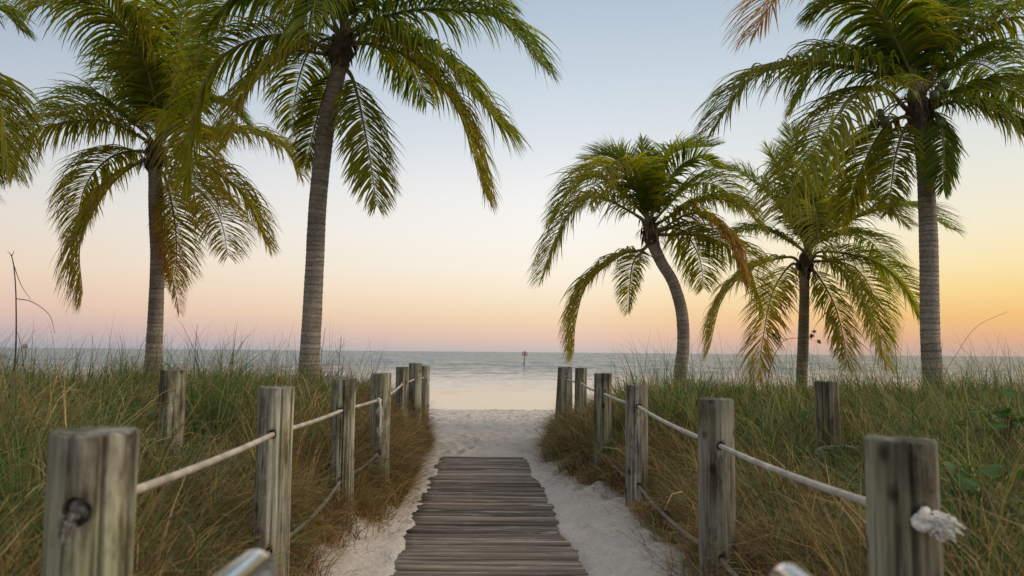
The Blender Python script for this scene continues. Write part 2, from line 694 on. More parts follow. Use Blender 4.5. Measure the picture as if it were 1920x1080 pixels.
gx = np.concatenate([-np.geomspace(2.6, 900, 40)[::-1], axis([(-2.6, 2.6, 0.032)])[1:-1], np.geomspace(2.6, 900, 40)])
gy = axis([(-60, -10, 10), (-10, 2, 0.5), (2, 4.5, 0.08), (4.5, 15, 0.032), (15, 33, 0.06), (33, 60, 3), (60, 120, 20)])
GX, GY = np.meshgrid(gx, gy)
GZ = height(GX, GY)
for i in range(pit_n):        # footprints and wind pits in the open sand
    ix = (gx > PX[i] - 0.4) & (gx < PX[i] + 0.4)
    iy = (gy > PY[i] - 0.4) & (gy < PY[i] + 0.4)
    if not ix.any() or not iy.any():
        continue
    if PY[i] < 11.9 and abs(PX[i] - xc(PY[i])) < 0.75:
        continue
    sl = np.ix_(iy, ix)
    d2 = ((GX[sl] - PX[i]) ** 2 + ((GY[sl] - PY[i]) * 0.7) ** 2) / PR[i] ** 2
    GZ[sl] += PD[i] * (-np.exp(-d2) + 0.45 * np.exp(-(np.sqrt(d2) - 1.5) ** 2 * 4))
ml, mrr, fd = dune_mask(GX, GY)
dd = np.maximum(gL(GY) - GX, GX - gR(GY)) + 0.35 * (fbm(GX * 3, GY * 3, 3) - 0.5)
veg = sstep(0.02, 0.35, dd) * np.clip(fd * 1.4, 0, 1)
wetm = sstep(29.6, 30.9, GY + 0.5 * (vnoise(GX * 0.6, GY * 0.2) - 0.5))
cols = np.stack([veg, wetm, np.zeros_like(veg)], -1).reshape(-1, 3)
nx, ny = len(gx), len(gy)
ii = (np.arange(ny - 1)[:, None] * nx + np.arange(nx - 1)[None])
q = np.stack([ii, ii + 1, ii + nx + 1, ii + nx], -1).reshape(-1, 4)
me = mesh_np('beach', np.stack([GX, GY, GZ], -1).reshape(-1, 3), [q], True, cols)
link('beach_sand', me, M_SAND, label='pale sandy beach and dunes beside the boardwalk', kind='structure')

sx = np.array([-30000, -3000, -300, -60, 60, 300, 3000, 30000.])
sy = np.array([26, 60, 200, 1000, 5000, 30000.])
SX, SY = np.meshgrid(sx, sy)
ii = (np.arange(len(sy) - 1)[:, None] * len(sx) + np.arange(len(sx) - 1)[None])
q = np.stack([ii, ii + 1, ii + len(sx) + 1, ii + len(sx)], -1).reshape(-1, 4)
me = mesh_np('sea', np.stack([SX, SY, np.full_like(SX, SEA_Z)], -1).reshape(-1, 3), [q], False)
link('sea', me, M_SEA, label='calm sea reaching to the horizon', kind='structure')

# ------------------------------------------------------------------ boardwalk
st = Geo()
for off in (-0.45, 0.0, 0.45):
    ys = np.array([3.2, 11.6])
    xs = xc(ys) + off
    v = []
    for x_, y_ in zip(xs, ys):
        for dx in (-0.04, 0.04):
            for z_ in (-0.16, -0.050):
                v.append((x_ + dx, y_, z_))
    st.add(v, [np.array([[0, 1, 3, 2], [4, 6, 7, 5], [0, 4, 5, 1], [2, 3, 7, 6], [1, 5, 7, 3], [0, 2, 6, 4]])])
walk = link('boardwalk', st.mesh('boardwalk_joists', False), M_PLANK, kind='structure',
            label='grey weathered plank boardwalk leading down to the beach')
plank_meshes = []
for k in range(8):
    L, W, H, bv = 1.30, 0.126, 0.042, 0.006
    n = 13
    g = Geo()
    prof = [(-W / 2, -H), (-W / 2, -bv), (-W / 2 + bv, 0), (W / 2 - bv, 0), (W / 2, -bv), (W / 2, -H)]
    v = []
    for i in range(n):
        x_ = -L / 2 + L * i / (n - 1)
        for j, (py, pz) in enumerate(prof):
            wob = 0.004 * (vnoise(np.array([i * 0.9 + 13 * k]), np.array([j // 3 * 7.3]))[0] - 0.5)
            cup = 0.0025 * math.sin(i * 0.7 + k) if 0 < j < 5 else 0
            v.append((x_ + (random.uniform(-0.005, 0.005) if i in (0, n - 1) else 0), py + wob * 0.6, pz + cup * 0.5))
    np_ = len(prof)
    f = []
    for i in range(n - 1):
        for j in range(np_):
            a, b2 = i * np_ + j, i * np_ + (j + 1) % np_
            f.append((a, b2, b2 + np_, a + np_))
    g.add(v, [np.array(f), np.arange(np_)[::-1], (n - 1) * np_ + np.arange(np_)])
    me = g.mesh('plank', False)
    me.materials.append(M_PLANK)
    plank_meshes.append(me)
y = 3.3
while y < 11.62:
    p = link('plank', random.choice(plank_meshes), None, walk)
    p.location = (xc(y) + random.gauss(0, 0.014), y, random.gauss(0, 0.0035))
    p.rotation_euler = (random.gauss(0, R(1.1)), random.gauss(0, R(0.15)), random.gauss(0, R(0.25)) + (math.pi if random.random() < .5 else 0))
    p.scale = (random.uniform(0.985, 1.015) * float(np.interp(y, [5.5, 11.5], [1.10, 0.95])), random.uniform(0.93, 1.03), 1)
    y += 0.139 + random.uniform(-0.002, 0.009)

# ------------------------------------------------------------------ fence posts
POSTS = {
    'L1': (178, 808, 2.05, 0.203), 'L2': (520, 725, 4.5, 0.198), 'L3': (646, 710, 6.5, 0.196),
    'L4': (715, 700, 7.6, 0.196), 'L5': (755, 688, 11.0, 0.180), 'L6': (779, 681, 11.9, 0.190), 'L7': (795, 686, 12.8, 0.180),
    'R1': (1688, 822, 2.4, 0.200), 'R2': (1342, 747, 4.5, 0.200), 'R3': (1194, 722, 7.1, 0.200),
    'R4': (1131, 700, 8.8, 0.196), 'R5': (1090, 690, 11.5, 0.178), 'R6': (1062, 688, 12.8, 0.190), 'R7': (1056, 689, 13.6, 0.180),
    'BL': (326, 694, 6.4, 0.196), 'BR': (1550, 715, 6.8, 0.196),
}
LABELS = {
    'L1': 'nearest left fence post, knotted rope end in its front',
    'L2': 'second post of the left rope fence, tall pale grey wood',
    'L3': 'third post of the left rope fence, dark greenish wood',
    'L4': 'fourth left fence post, frayed rope tail hanging on it',
    'L5': 'slim post left of the tallest one at the beach end of the left fence',
    'L6': 'tallest of the three bunched posts at the beach end of the left fence',
    'L7': 'last post of the left rope fence, closest to the sea',
    'R1': 'nearest right fence post, white frayed knot sticking out',
    'R2': 'second post of the right rope fence, smooth pale grey wood',
    'R3': 'third post of the right rope fence, its foot in bare sand',
    'R4': 'fourth post of the right rope fence, streaked grey wood',
    'R5': 'fifth post of the right rope fence, slim and set in dry grass',
    'R6': 'upright post at the beach end of the right fence',
    'R7': 'leaning last post at the beach end of the right fence, half hidden',
    'BL': 'lone grey post standing back in the left dune grass',
    'BR': 'lone grey post standing back in the right dune grass',
}
ROPE_Z = {'L1': 1.105, 'L2': 1.04, 'L3': 1.025, 'L4': 1.045, 'L5': 1.05, 'L6': 1.09, 'L7': 1.08,
          'R1': 1.04, 'R2': 1.00, 'R3': 1.04, 'R4': 1.06, 'R5': 1.07, 'R6': 1.08}
ROPE_ZL = {'L1': 0.42, 'L2': 0.42, 'L3': 0.48, 'L4': 0.56, 'L5': 0.62, 'L6': 0.62,
           'R1': 0.42, 'R2': 0.40, 'R3': 0.36, 'R4': 0.42, 'R5': 0.48, 'R6': 0.5}
TOP = {k: at(*v[:3]) for k, v in POSTS.items()}
POSC = {k: (TOP[k][0], TOP[k][1]) for k in POSTS}


def rope_dir(keys, zs, k):
    i = keys.index(k)
    P = [np.array((*POSC[q], zs[q])) for q in keys]
    a = P[max(0, i - 1)]
    b2 = P[min(len(P) - 1, i + 1)]
    return norm(b2 - a)


LK = ['L1', 'L2', 'L3', 'L4', 'L5', 'L6', 'L7']
RK = ['R1', 'R2', 'R3', 'R4', 'R5', 'R6']
LKL = LK[:-1]
RKL = RK[:-1]


def post_mesh(k, dia, h_total, seed, holes):
    """holes: list of (local z, direction, radius)"""
    ns, dz = 120, 0.05
    nr = int(h_total / dz) + 1
    zs = list(np.linspace(0, h_total - 0.008, nr))
    th = np.arange(ns) / ns * 2 * np.pi
    r0 = dia / 2
    rs = np.random.default_rng(seed)
    cracks = [(rs.uniform(0, 6.28), rs.uniform(0.2, 1.0) * h_total, rs.uniform(0.15, 0.5), rs.uniform(0.007, 0.016)) for _ in range(11)]
    rings = []
    bow = rs.uniform(-0.008, 0.008, 2)
    for z in zs:
        r = r0 * (1.03 - 0.05 * z / h_total) + 0.0022 * (vnoise(np.cos(th) * 5 + seed, np.sin(th) * 5 + z * 0.8) - 0.5) * 2
        r = r + 0.004 * (vnoise(np.cos(th) * 1.2 + seed * 3, np.sin(th) * 1.2 + z * 1.5) - 0.5) * 2
        for a, zc, zl, dp in cracks:
            da = np.abs((th - a + np.pi) % (2 * np.pi) - np.pi)
            r = r - dp * np.exp(-(da / 0.045) ** 2) * math.exp(-((z - zc) / zl) ** 4)
        bx = bow * math.sin(z / h_total * 3.0)
        rings.append(np.stack([np.cos(th) * r + bx[0], np.sin(th) * r + bx[1], np.full(ns, z)], 1))
    tilt = rs.uniform(-0.03, 0.03, 2)
    last = rings[-1].copy()
    for fr, dzz in ((0.99, 0.005), (0.955, 0.008)):
        c_ = last.copy()
        c_[:, :2] *= fr
        c_[:, 2] = h_total - 0.008 + dzz + c_[:, 0] * tilt[0] + c_[:, 1] * tilt[1] + 0.012 * (vnoise(np.cos(th) * 5 + seed, np.sin(th) * 5) - 0.5) - 0.02 * np.clip(vnoise(np.cos(th) * 3 + seed * 2, np.sin(th) * 3) - 0.72, 0, 1)
        rings.append(c_)
    for fr in (0.6, 0.3):
        c_ = last.copy()
        c_[:, :2] *= fr
        c_[:, 2] = h_total + c_[:, 0] * tilt[0] + c_[:, 1] * tilt[1] + 0.008 * (vnoise(np.cos(th) * 4 * fr + seed, np.sin(th) * 4 * fr) - 0.5)
        rings.append(c_)
    n = len(rings)
    v = np.concatenate(rings + [np.array([[0, 0, h_total]])])
    i = np.arange(n - 1)[:, None] * ns
    j = np.arange(ns)[None]
    kk = (j + 1) % ns
    q = np.stack([i + j, i + kk, i + ns + kk, i + ns + j], -1).reshape(-1, 4)
    j = np.arange(ns)
    fan = np.stack([(n - 1) * ns + j, (n - 1) * ns + (j + 1) % ns, np.full(ns, n * ns)], 1)
    # weathering: grey-brown water stain at the cut top, paler body
    col = np.ones((len(v), 3))
    top = sstep(h_total - 0.16, h_total - 0.01, v[:, 2] + 0.08 * (vnoise(np.arctan2(v[:, 1], v[:, 0]) * 6 + seed, v[:, 2] * 0) - 0.5))
    col *= (1 - 0.35 * top)[:, None]
    va_ = np.arctan2(v[:, 1], v[:, 0])
    side_ = np.hypot(v[:, 0], v[:, 1]) > r0 * 0.85
    for a, zc, zl, dp in cracks:
        da = np.abs((va_ - a + np.pi) % (2 * np.pi) - np.pi)
        col *= (1 - side_ * 0.75 * np.exp(-(da / 0.045) ** 2) * np.exp(-((v[:, 2] - zc) / zl) ** 4))[:, None]
    for _ in range(5):      # rust brown run-off stains
        a, z1, ln_ = rs.uniform(0, 6.28), rs.uniform(0.5, 1.0) * h_total, rs.uniform(0.15, 0.5)
        da = np.abs((va_ - a + np.pi) % (2 * np.pi) - np.pi)
        m_ = side_ * np.exp(-(da / rs.uniform(0.06, 0.16)) ** 2) * (v[:, 2] < z1) * np.exp(-np.clip(z1 - v[:, 2], 0, 9) / ln_)
        col *= 1 - m_[:, None] * np.array((0.35, 0.5, 0.62))
    me = mesh_np('fence_post', v, [q, fan, np.arange(ns)[::-1]], True, col)
    o = bpy.data.objects.new('tmp', me)
    COL.objects.link(o)
    cut = []
    for z, d, rad in holes:
        d = np.array(d)
        if isinstance(z, tuple):
            a, b2 = np.array(z[0]), np.array(z[1])
        else:
            a, b2 = np.array((0, 0, z)) - d * 0.35, np.array((0, 0, z)) + d * 0.35
        cv, cf = tube(np.array([a, (a + b2) / 2, b2]), rad, 20)
        cm = mesh_np('cut', cv, cf, False, np.full((len(cv), 3), 0.35))
        co = bpy.data.objects.new('cut', cm)
        COL.objects.link(co)
        md = o.modifiers.new('b', 'BOOLEAN')
        md.operation = 'DIFFERENCE'
        md.solver = 'EXACT'
        md.object = co
        cut.append(co)
    if cut:
        dg = bpy.context.evaluated_depsgraph_get()
        me2 = bpy.data.meshes.new_from_object(o.evaluated_get(dg))
        me2.name = 'fence_post'
    else:
        me2 = me
    for c_ in cut:
        bpy.data.objects.remove(c_, do_unlink=True)
    bpy.data.objects.remove(o, do_unlink=True)
    me2.materials.clear()
    me2.materials.append(M_POST)
    return me2


for s, k in enumerate(POSTS):
    px, py, Y, dia = POSTS[k]
    x_, y_, zt = TOP[k]
    zb = ground(x_, y_) - 0.35
    holes = []
    if k in LK:
        holes.append((ROPE_Z[k] - zb, rope_dir(LK, ROPE_Z, k), 0.024))
        if k in LKL:
            holes.append((ROPE_ZL[k] - zb, rope_dir(LKL, ROPE_ZL, k), 0.024))
    if k in RK:
        holes.append((ROPE_Z[k] - zb, rope_dir(RK, ROPE_Z, k), 0.024))
        if k in RKL:
            holes.append((ROPE_ZL[k] - zb, rope_dir(RKL, ROPE_ZL, k), 0.024))
    if k == 'L1':      # wide counterbore for the knot
        d = rope_dir(LK, ROPE_Z, k)
        z0 = ROPE_Z[k] - zb
        holes.append((((np.array((0, 0, z0)) - d * 0.3), (np.array((0, 0, z0)) - d * 0.055)), d, 0.037))
    me = post_mesh(k, dia, zt - zb, 100 + s, holes)
    o = link('fence_post', me, None, label=LABELS[k], cat='fence post',
             group='weathered posts of the rope fences')
    o.location = (x_, y_, zb)
    if k == 'R7':
        o.rotation_euler = (0, R(3.2), 0)
        o.location.x -= math.tan(R(3.2)) * (zt - zb)


# ------------------------------------------------------------------ ropes
def sag_path(P, sag):
    out = []
    for a, b2 in zip(P[:-1], P[1:]):
        n = max(4, int(np.linalg.norm(b2 - a) / 0.1))
        t = np.linspace(0, 1, n + 1)[:-1, None]
        p = a * (1 - t) + b2 * t
        p[:, 2] -= (sag * np.linalg.norm(b2 - a) * 4 * t * (1 - t))[:, 0]
        out.append(p)
    out.append(P[-1][None])
    return np.concatenate(out)


def resample(c, step):
    s = np.concatenate([[0], np.cumsum(np.linalg.norm(np.diff(c, axis=0), axis=1))])
    q = np.arange(0, s[-1], step)
    return np.stack([np.interp(q, s, c[:, k]) for k in range(3)], 1), q


def add_rope(g, path, dia=0.032, pitch=0.066, seed=0):
    c, s = resample(path, pitch / 8)
    T = tangents(c)
    a = norm(np.cross(T, (0, 0, 1)))
    b2 = np.cross(T, a)
    r = dia * 0.31
    for k in range(3):
        ph = s / pitch * 2 * np.pi + k * 2 * np.pi / 3
        cc = c + (a * np.cos(ph)[:, None] + b2 * np.sin(ph)[:, None]) * r
        v, f = tube(cc, r * 0.70, 6)
        g.add(v, f)


def knot_geo(center, d, size, rr):
    """overhand knot lump (trefoil) facing along d"""
    d = norm(np.array(d, dtype=float))
    a = norm(np.cross(d, (0, 0, 1)))
    b2 = np.cross(d, a)
    t = np.linspace(0, 2 * np.pi, 90)
    p = np.stack([np.sin(t) + 2 * np.sin(2 * t), np.cos(t) - 2 * np.cos(2 * t), -1.4 * np.sin(3 * t)], 1) * size / 3
    c = center + p[:, :1] * a + p[:, 1:2] * b2 + p[:, 2:3] * d
    g = Geo()
    v, f = tube(c, rr * (1 + 0.10 * np.sin(t * 22)), 8, cap=False)
    g.add(v, f)
    return g


def fray(g, origin, d, length, spread, n, rad=0.0016, seed=1):
    rs = np.random.default_rng(seed)
    d = norm(np.array(d, dtype=float))
    for _ in range(n):
        e = norm(d + rs.normal(0, spread, 3))
        L = length * rs.uniform(0.6, 1.15)
        p0 = origin + rs.normal(0, 0.010, 3)
        m_ = p0 + e * L * 0.5 + rs.normal(0, 0.006, 3)
        p1 = p0 + (d * 0.75 + e * 0.25) * L + rs.normal(0, 0.010, 3) + np.array((0, 0, -0.012))
        c, _l = catmull([p0, m_, p1], 7)
        v, f = tube(c, np.linspace(rad * 1.4, rad * 0.7, 7), 4, cap=False)
        g.add(v, f)


def make_rope(keys, zs, label, material, sag=0.012, start_ext=0.05, end_ext=0.03, dia=0.028):
    P = [np.array((*POSC[k], zs[k])) for k in keys]
    d0 = norm(P[0] - P[1])
    P[0] = P[0] + d0 * start_ext
    P[-1] = P[-1] + norm(P[-1] - P[-2]) * end_ext
    g = Geo()
    add_rope(g, sag_path(P, sag), dia)
    o = link('fence_rope', g.mesh('fence_rope'), material, label=label, cat='rope', group='ropes strung through the fence posts')
    return o, P[0], d0


rope, p0, d0 = make_rope(LK, ROPE_Z, 'upper twisted rope of the left fence, ending in a knot', M_ROPE, 0.005, 0.045)
kg = knot_geo(p0 + d0 * 0.022, d0, 0.021, 0.0105)
fray(kg, p0 + d0 * 0.04 + np.array((-0.012, 0, -0.024)), d0 + np.array((-0.3, 0, -1.0)), 0.022, 0.4, 30, 0.0026)
link('knot', kg.mesh('knot'), M_ROPE_OLD, rope)
# frayed tail on the fourth left post
tg = Geo()
a_ = np.array((*POSC['L4'], ROPE_Z['L4'])) + rope_dir(LK, ROPE_Z, 'L4') * -0.135
tail, _ = catmull([a_ + (0, 0, 0.01), a_ + (0.016, -0.03, -0.03), a_ + (0.024, -0.035, -0.14), a_ + (0.018, -0.03, -0.25)], 30)
add_rope(tg, tail, 0.024, 0.05)
fray(tg, tail[-1], (0, 0, -1), 0.06, 0.2, 26, 0.0014, 5)
fray(tg, tail[10], (0.2, -0.2, -1), 0.07, 0.35, 16, 0.0012, 6)
v, f = tube(catmull([a_ + (0, -0.02, 0.018), a_ + (0.02, 0, 0), a_ + (0, 0.02, -0.018), a_ + (-0.02, 0, 0), a_ + (0, -0.02, 0.018)], 30)[0], 0.009, 6)
tg.add(v, f)
link('rope_tail', tg.mesh('rope_tail'), M_FRAY, rope, label='frayed rope end hanging down')

rope, p0, d0 = make_rope(RK, ROPE_Z, 'upper rope of the right fence, ending in a white frayed knot', M_ROPE, 0.008, 0.10)
kg = knot_geo(p0 + d0 * 0.030, d0, 0.026, 0.0125)
kd = np.array((1.0, -0.35, -0.28))
fray(kg, p0 + d0 * 0.035 + np.array((0.012, 0, 0)), kd, 0.046, 0.40, 150, 0.0032, 9)
link('knot', kg.mesh('knot'), M_FRAY, rope, label='white frayed knot')
make_rope(LKL, ROPE_ZL, 'lower grey rope of the left fence, half buried in dry grass', M_ROPE_OLD, 0.03, 0.05)
make_rope(RKL, ROPE_ZL, 'lower grey rope of the right fence, low above the sand', M_ROPE_OLD, 0.02, 0.05)


def side_rope(path, label, kpos, seed):
    g = Geo()
    c, _ = catmull(path, 40)
    add_rope(g, c, 0.034)
    o = link('fence_rope', g.mesh('fence_rope'), M_ROPE_OLD, label=label, cat='rope', group='ropes strung through the fence posts')
    kg = knot_geo(np.array(kpos), (0, -1, 0.1), 0.028, 0.014)
    fray(kg, np.array(kpos) + (0, -0.02, -0.02), (-0.1, -0.2, -1), 0.10, 0.25, 30, 0.0022, seed)
    link('knot', kg.mesh('knot'), M_ROPE_OLD, o)
    return o


bl = np.array((*POSC['BL'], 0.80))
br = np.array((*POSC['BR'], 0.72))
side_rope([bl + (0.10, -0.13, -0.02), bl + (0, -0.125, 0.0), bl + (-0.7, -0.7, -0.02), bl + (-1.6, -1.5, 0.03)],
          'grey rope running left from the lone post in the left dune grass', bl + (0.09, -0.14, -0.03), 21)
side_rope([br + (-0.12, -0.12, 0.0), br + (0, -0.125, 0.02), br + (0.35, -0.2, 0.0), br + (1.0, -0.6, -0.15), br + (1.6, -1.0, -0.1)],
          'grey rope running right from the lone post in the right dune grass', br + (-0.12, -0.13, -0.02), 22)

# ------------------------------------------------------------------ handrails
for sgn, xx, zz, yy, lab in ((-1, -0.500, 1.095, 1.36, 'polished steel handrail end curving down on the left'),
                             (1, 0.530, 1.083, 1.38, 'polished steel handrail end curving down on the right')):
    g = Geo()
    r_b = 0.055
    r_b = 0.085
    yy -= 0.07
    tx, ty = (478, 1030) if sgn < 0 else (1480, 1055)      # highest point of the bend in the photograph
    for _ in range(30):
        arc = np.array([(xx, yy + r_b * math.sin(R(a)), zz - r_b + (r_b + 0.0215) * math.cos(R(a))) for a in range(-30, 91, 3)])
        q_ = (arc - CAMP) @ CAMR
        pxs, pys = 960 + FPX * q_[:, 0] / -q_[:, 2], 540 - FPX * q_[:, 1] / -q_[:, 2]
        i_ = int(np.argmin(pys))
        zz -= (ty - pys[i_]) / FPX * yy * 0.8
        xx += (tx - pxs[i_]) / FPX * yy * 0.8
    pts = [(xx, -1.2, zz), (xx, 0.2, zz), (xx, yy - 0.2, zz)]
    for a in np.linspace(0, 90, 12):
        pts.append((xx, yy + r_b * math.sin(R(a)), zz - r_b + r_b * math.cos(R(a))))
    pts += [(xx, yy + r_b, zz - 0.30), (xx, yy + r_b, -0.1)]
    c = []
    for a, b2 in zip(pts[:-1], pts[1:]):
        a, b2 = np.array(a), np.array(b2)
        nn = max(1, int(np.linalg.norm(b2 - a) / 0.08))
        for t in range(nn):
            c.append(a + (b2 - a) * t / nn)
    c.append(np.array(pts[-1]))
    v, f = tube(np.array(c), 0.0215, 20, up=(1, 0.1, 0.1))
    g.add(v, f)
    hr = link('handrail', g.mesh('handrail'), M_STEEL, label=lab, cat='handrail', group='steel handrails beside the camera')
    g = Geo()
    v, f = tube([(xx, -0.9, zz - 0.0225), (xx, -0.9, 0.5), (xx, -0.9, ground(xx, -0.9) - 0.1)], 0.020, 14, up=(1, 0, 0.1))
    g.add(v, f)
    link('support', g.mesh('support'), M_STEEL, hr)

# ------------------------------------------------------------------ palms
GREEN = np.array((0.090, 0.165, 0.020))
GREEN2 = np.array((0.200, 0.255, 0.024))
YELL = np.array((0.50, 0.37, 0.034))
BROWN = np.array((0.30, 0.13, 0.035))
ORANGE = np.array((0.60, 0.27, 0.02))


def frond_geo(P, seed, old=0.0, droop=1.0, scale=1.0, twist=0.0, dry=None, npair=132, vee=0.35, tint=(1, 1, 1), dk=1.0):
    rs = np.random.default_rng(seed)
    c, L = catmull(P, 60)
    T = tangents(c)
    rh = (c[-1] - c[0]) * (1, 1, 0)
    if np.linalg.norm(rh) < 0.15 * L:
        rh = rh + np.array((0.0, -0.25 * L, 0))
    side0 = norm(np.cross((0, 0, 1), rh))
    s_ = side0[None] - T * (T @ side0)[:, None]
    S = norm(s_)
    Nn = np.cross(T, S) * 1.0
    # Nn should point to the upper (adaxial) face
    flip = np.sign(Nn[5, 2]) if abs(Nn[5, 2]) > 0.02 else 1.0
    Nn = Nn * flip
    tw = twist + np.linspace(0, rs.uniform(-0.5, 0.5), 60)
    S, Nn = (S * np.cos(tw)[:, None] + Nn * np.sin(tw)[:, None]), (Nn * np.cos(tw)[:, None] - S * np.sin(tw)[:, None])
    t = np.linspace(0.12, 0.995, npair)
    t = np.clip(np.concatenate([t, t + 0.004]) + rs.normal(0, 0.0015, 2 * npair), 0.13, 1.0)
    sd = np.concatenate([np.ones(npair), -np.ones(npair)])
    keep = rs.random(len(t)) > 0.04
    t, sd = t[keep], sd[keep]
    fi = t * 59
    i0 = np.clip(fi.astype(int), 0, 58)
    w = (fi - i0)[:, None]
    lerp = lambda A: A[i0] * (1 - w) + A[i0 + 1] * w
    p, Tt, Ss, Ns = lerp(c), norm(lerp(T)), norm(lerp(S)), norm(lerp(Nn))
    ang = np.interp(t, [0.13, 0.35, 0.7, 1.0], [R(68), R(60), R(50), R(30)]) + rs.normal(0, R(5), len(t))
    v_ = vee + rs.normal(0, 0.10, len(t))
    d = norm(Tt * np.cos(ang)[:, None] + Ss * (sd * np.sin(ang))[:, None] + Ns * v_[:, None])
    ln = 0.34 * L * scale * np.interp(t, [0.13, 0.22, 0.38, 0.65, 0.88, 1.0], [0.45, 0.85, 1.0, 0.88, 0.56, 0.30])
    ln = np.minimum(ln, 1.0 * scale) * rs.uniform(0.86, 1.08, len(t))
    wd = 0.0185 * scale * np.interp(t, [0.13, 0.3, 0.7, 1.0], [0.8, 1.0, 0.85, 0.5]) * rs.uniform(0.8, 1.15, len(t))
    K = 6
    pts = [p]
    dirs = [d]
    g_ = (0.235 * droop * dk) * rs.uniform(0.6, 1.35, len(t)) * np.interp(t, [0.6, 1.0], [1.0, 0.45])
    wind = rs.normal(0, 0.035, (len(t), 3)) * (1, 1, 0)
    for k in range(K):
        pts.append(pts[-1] + dirs[-1] * (ln / K)[:, None])
        dn = dirs[-1] + (np.array((0, 0, -1.0)) + wind * 2) * (g_ * (0.75 + 0.22 * k))[:, None] + wind * 0.5
        dirs.append(norm(dn))
    broken = rs.random(len(t)) < 0.05
    prof = [0.28, 0.85, 1.0, 0.92, 0.72, 0.42, 0.03]
    Nrm = norm(Ns + 0.35 * Ss * sd[:, None] + rs.normal(0, 0.35, (len(t), 3)))
    V = []
    for k in range(K + 1):
        wv = norm(np.cross(dirs[k], Nrm))
        nn = np.cross(wv, dirs[k])
        hw = (wd * prof[k])[:, None]
        V += [pts[k] + wv * hw - nn * hw * 0.30, pts[k] + nn * hw * 0.30, pts[k] - wv * hw - nn * hw * 0.30]
    M = len(t)
    V = np.stack(V, 1).reshape(-1, 3)
    b0 = np.arange(M)[:, None] * (3 * (K + 1))
    F = []
    for k in range(K):
        for a in (0, 1):
            o_ = 3 * k + a
            F.append(np.concatenate([b0 + o_, b0 + o_ + 1, b0 + o_ + 4, b0 + o_ + 3], 1))
    F = np.concatenate(F)
    # colour: green to yellow with age, leaflet tips browning
    mixg = rs.random(M)[:, None]
    base = (GREEN * (1 - mixg) + GREEN2 * mixg) * np.array(tint)
    ag = np.clip(old * 0.85 + rs.normal(0, 0.14, M) + old * 0.45 * t, 0, 1)[:, None]
    base = base * (1 - ag) + YELL * ag
    tipc = (BROWN if dry is None else dry)
    cl = []
    for k in range(K + 1):
        u = k / K
        br_ = np.clip((u - (0.92 - 0.55 * old)) / 0.35, 0, 1) * np.clip(old * 1.4 + (t[:, None] - 0.5) * 0.4 + rs.normal(0, .15, (M, 1)), 0, 1)
        if dry is not None:
            br_ = np.clip(br_ + 0.95 * (t[:, None] > 0.42) * rs.random((M, 1)) ** 0.6, 0, 1)
        ck = base * (1 - br_) + tipc * br_
        cl += [ck, ck, ck]
    Cc = np.stack(cl, 1).reshape(-1, 3)
    g = Geo()
    g.add(V, [F], Cc)
    # rachis
    rad = np.interp(np.linspace(0, 1, 60), [0, 0.05, 0.16, 0.5, 1.0], [0.060, 0.040, 0.026, 0.016, 0.004]) * (0.6 + 0.4 * scale)
    v, f = tube(c, rad, 7)
    rg = Geo()
    rc_ = np.repeat(np.linspace(0, 1, 60), 7)[:, None]
    green = np.array((0.16, 0.16, 0.035)) * (1 - old) + np.array((0.28, 0.19, 0.05)) * old
    brown = np.array((0.13, 0.085, 0.05))
    bb = np.clip(1 - rc_ / 0.10, 0, 1)
    rg.add(v, f, green * (1 - bb) + brown * bb)
    return g, rg


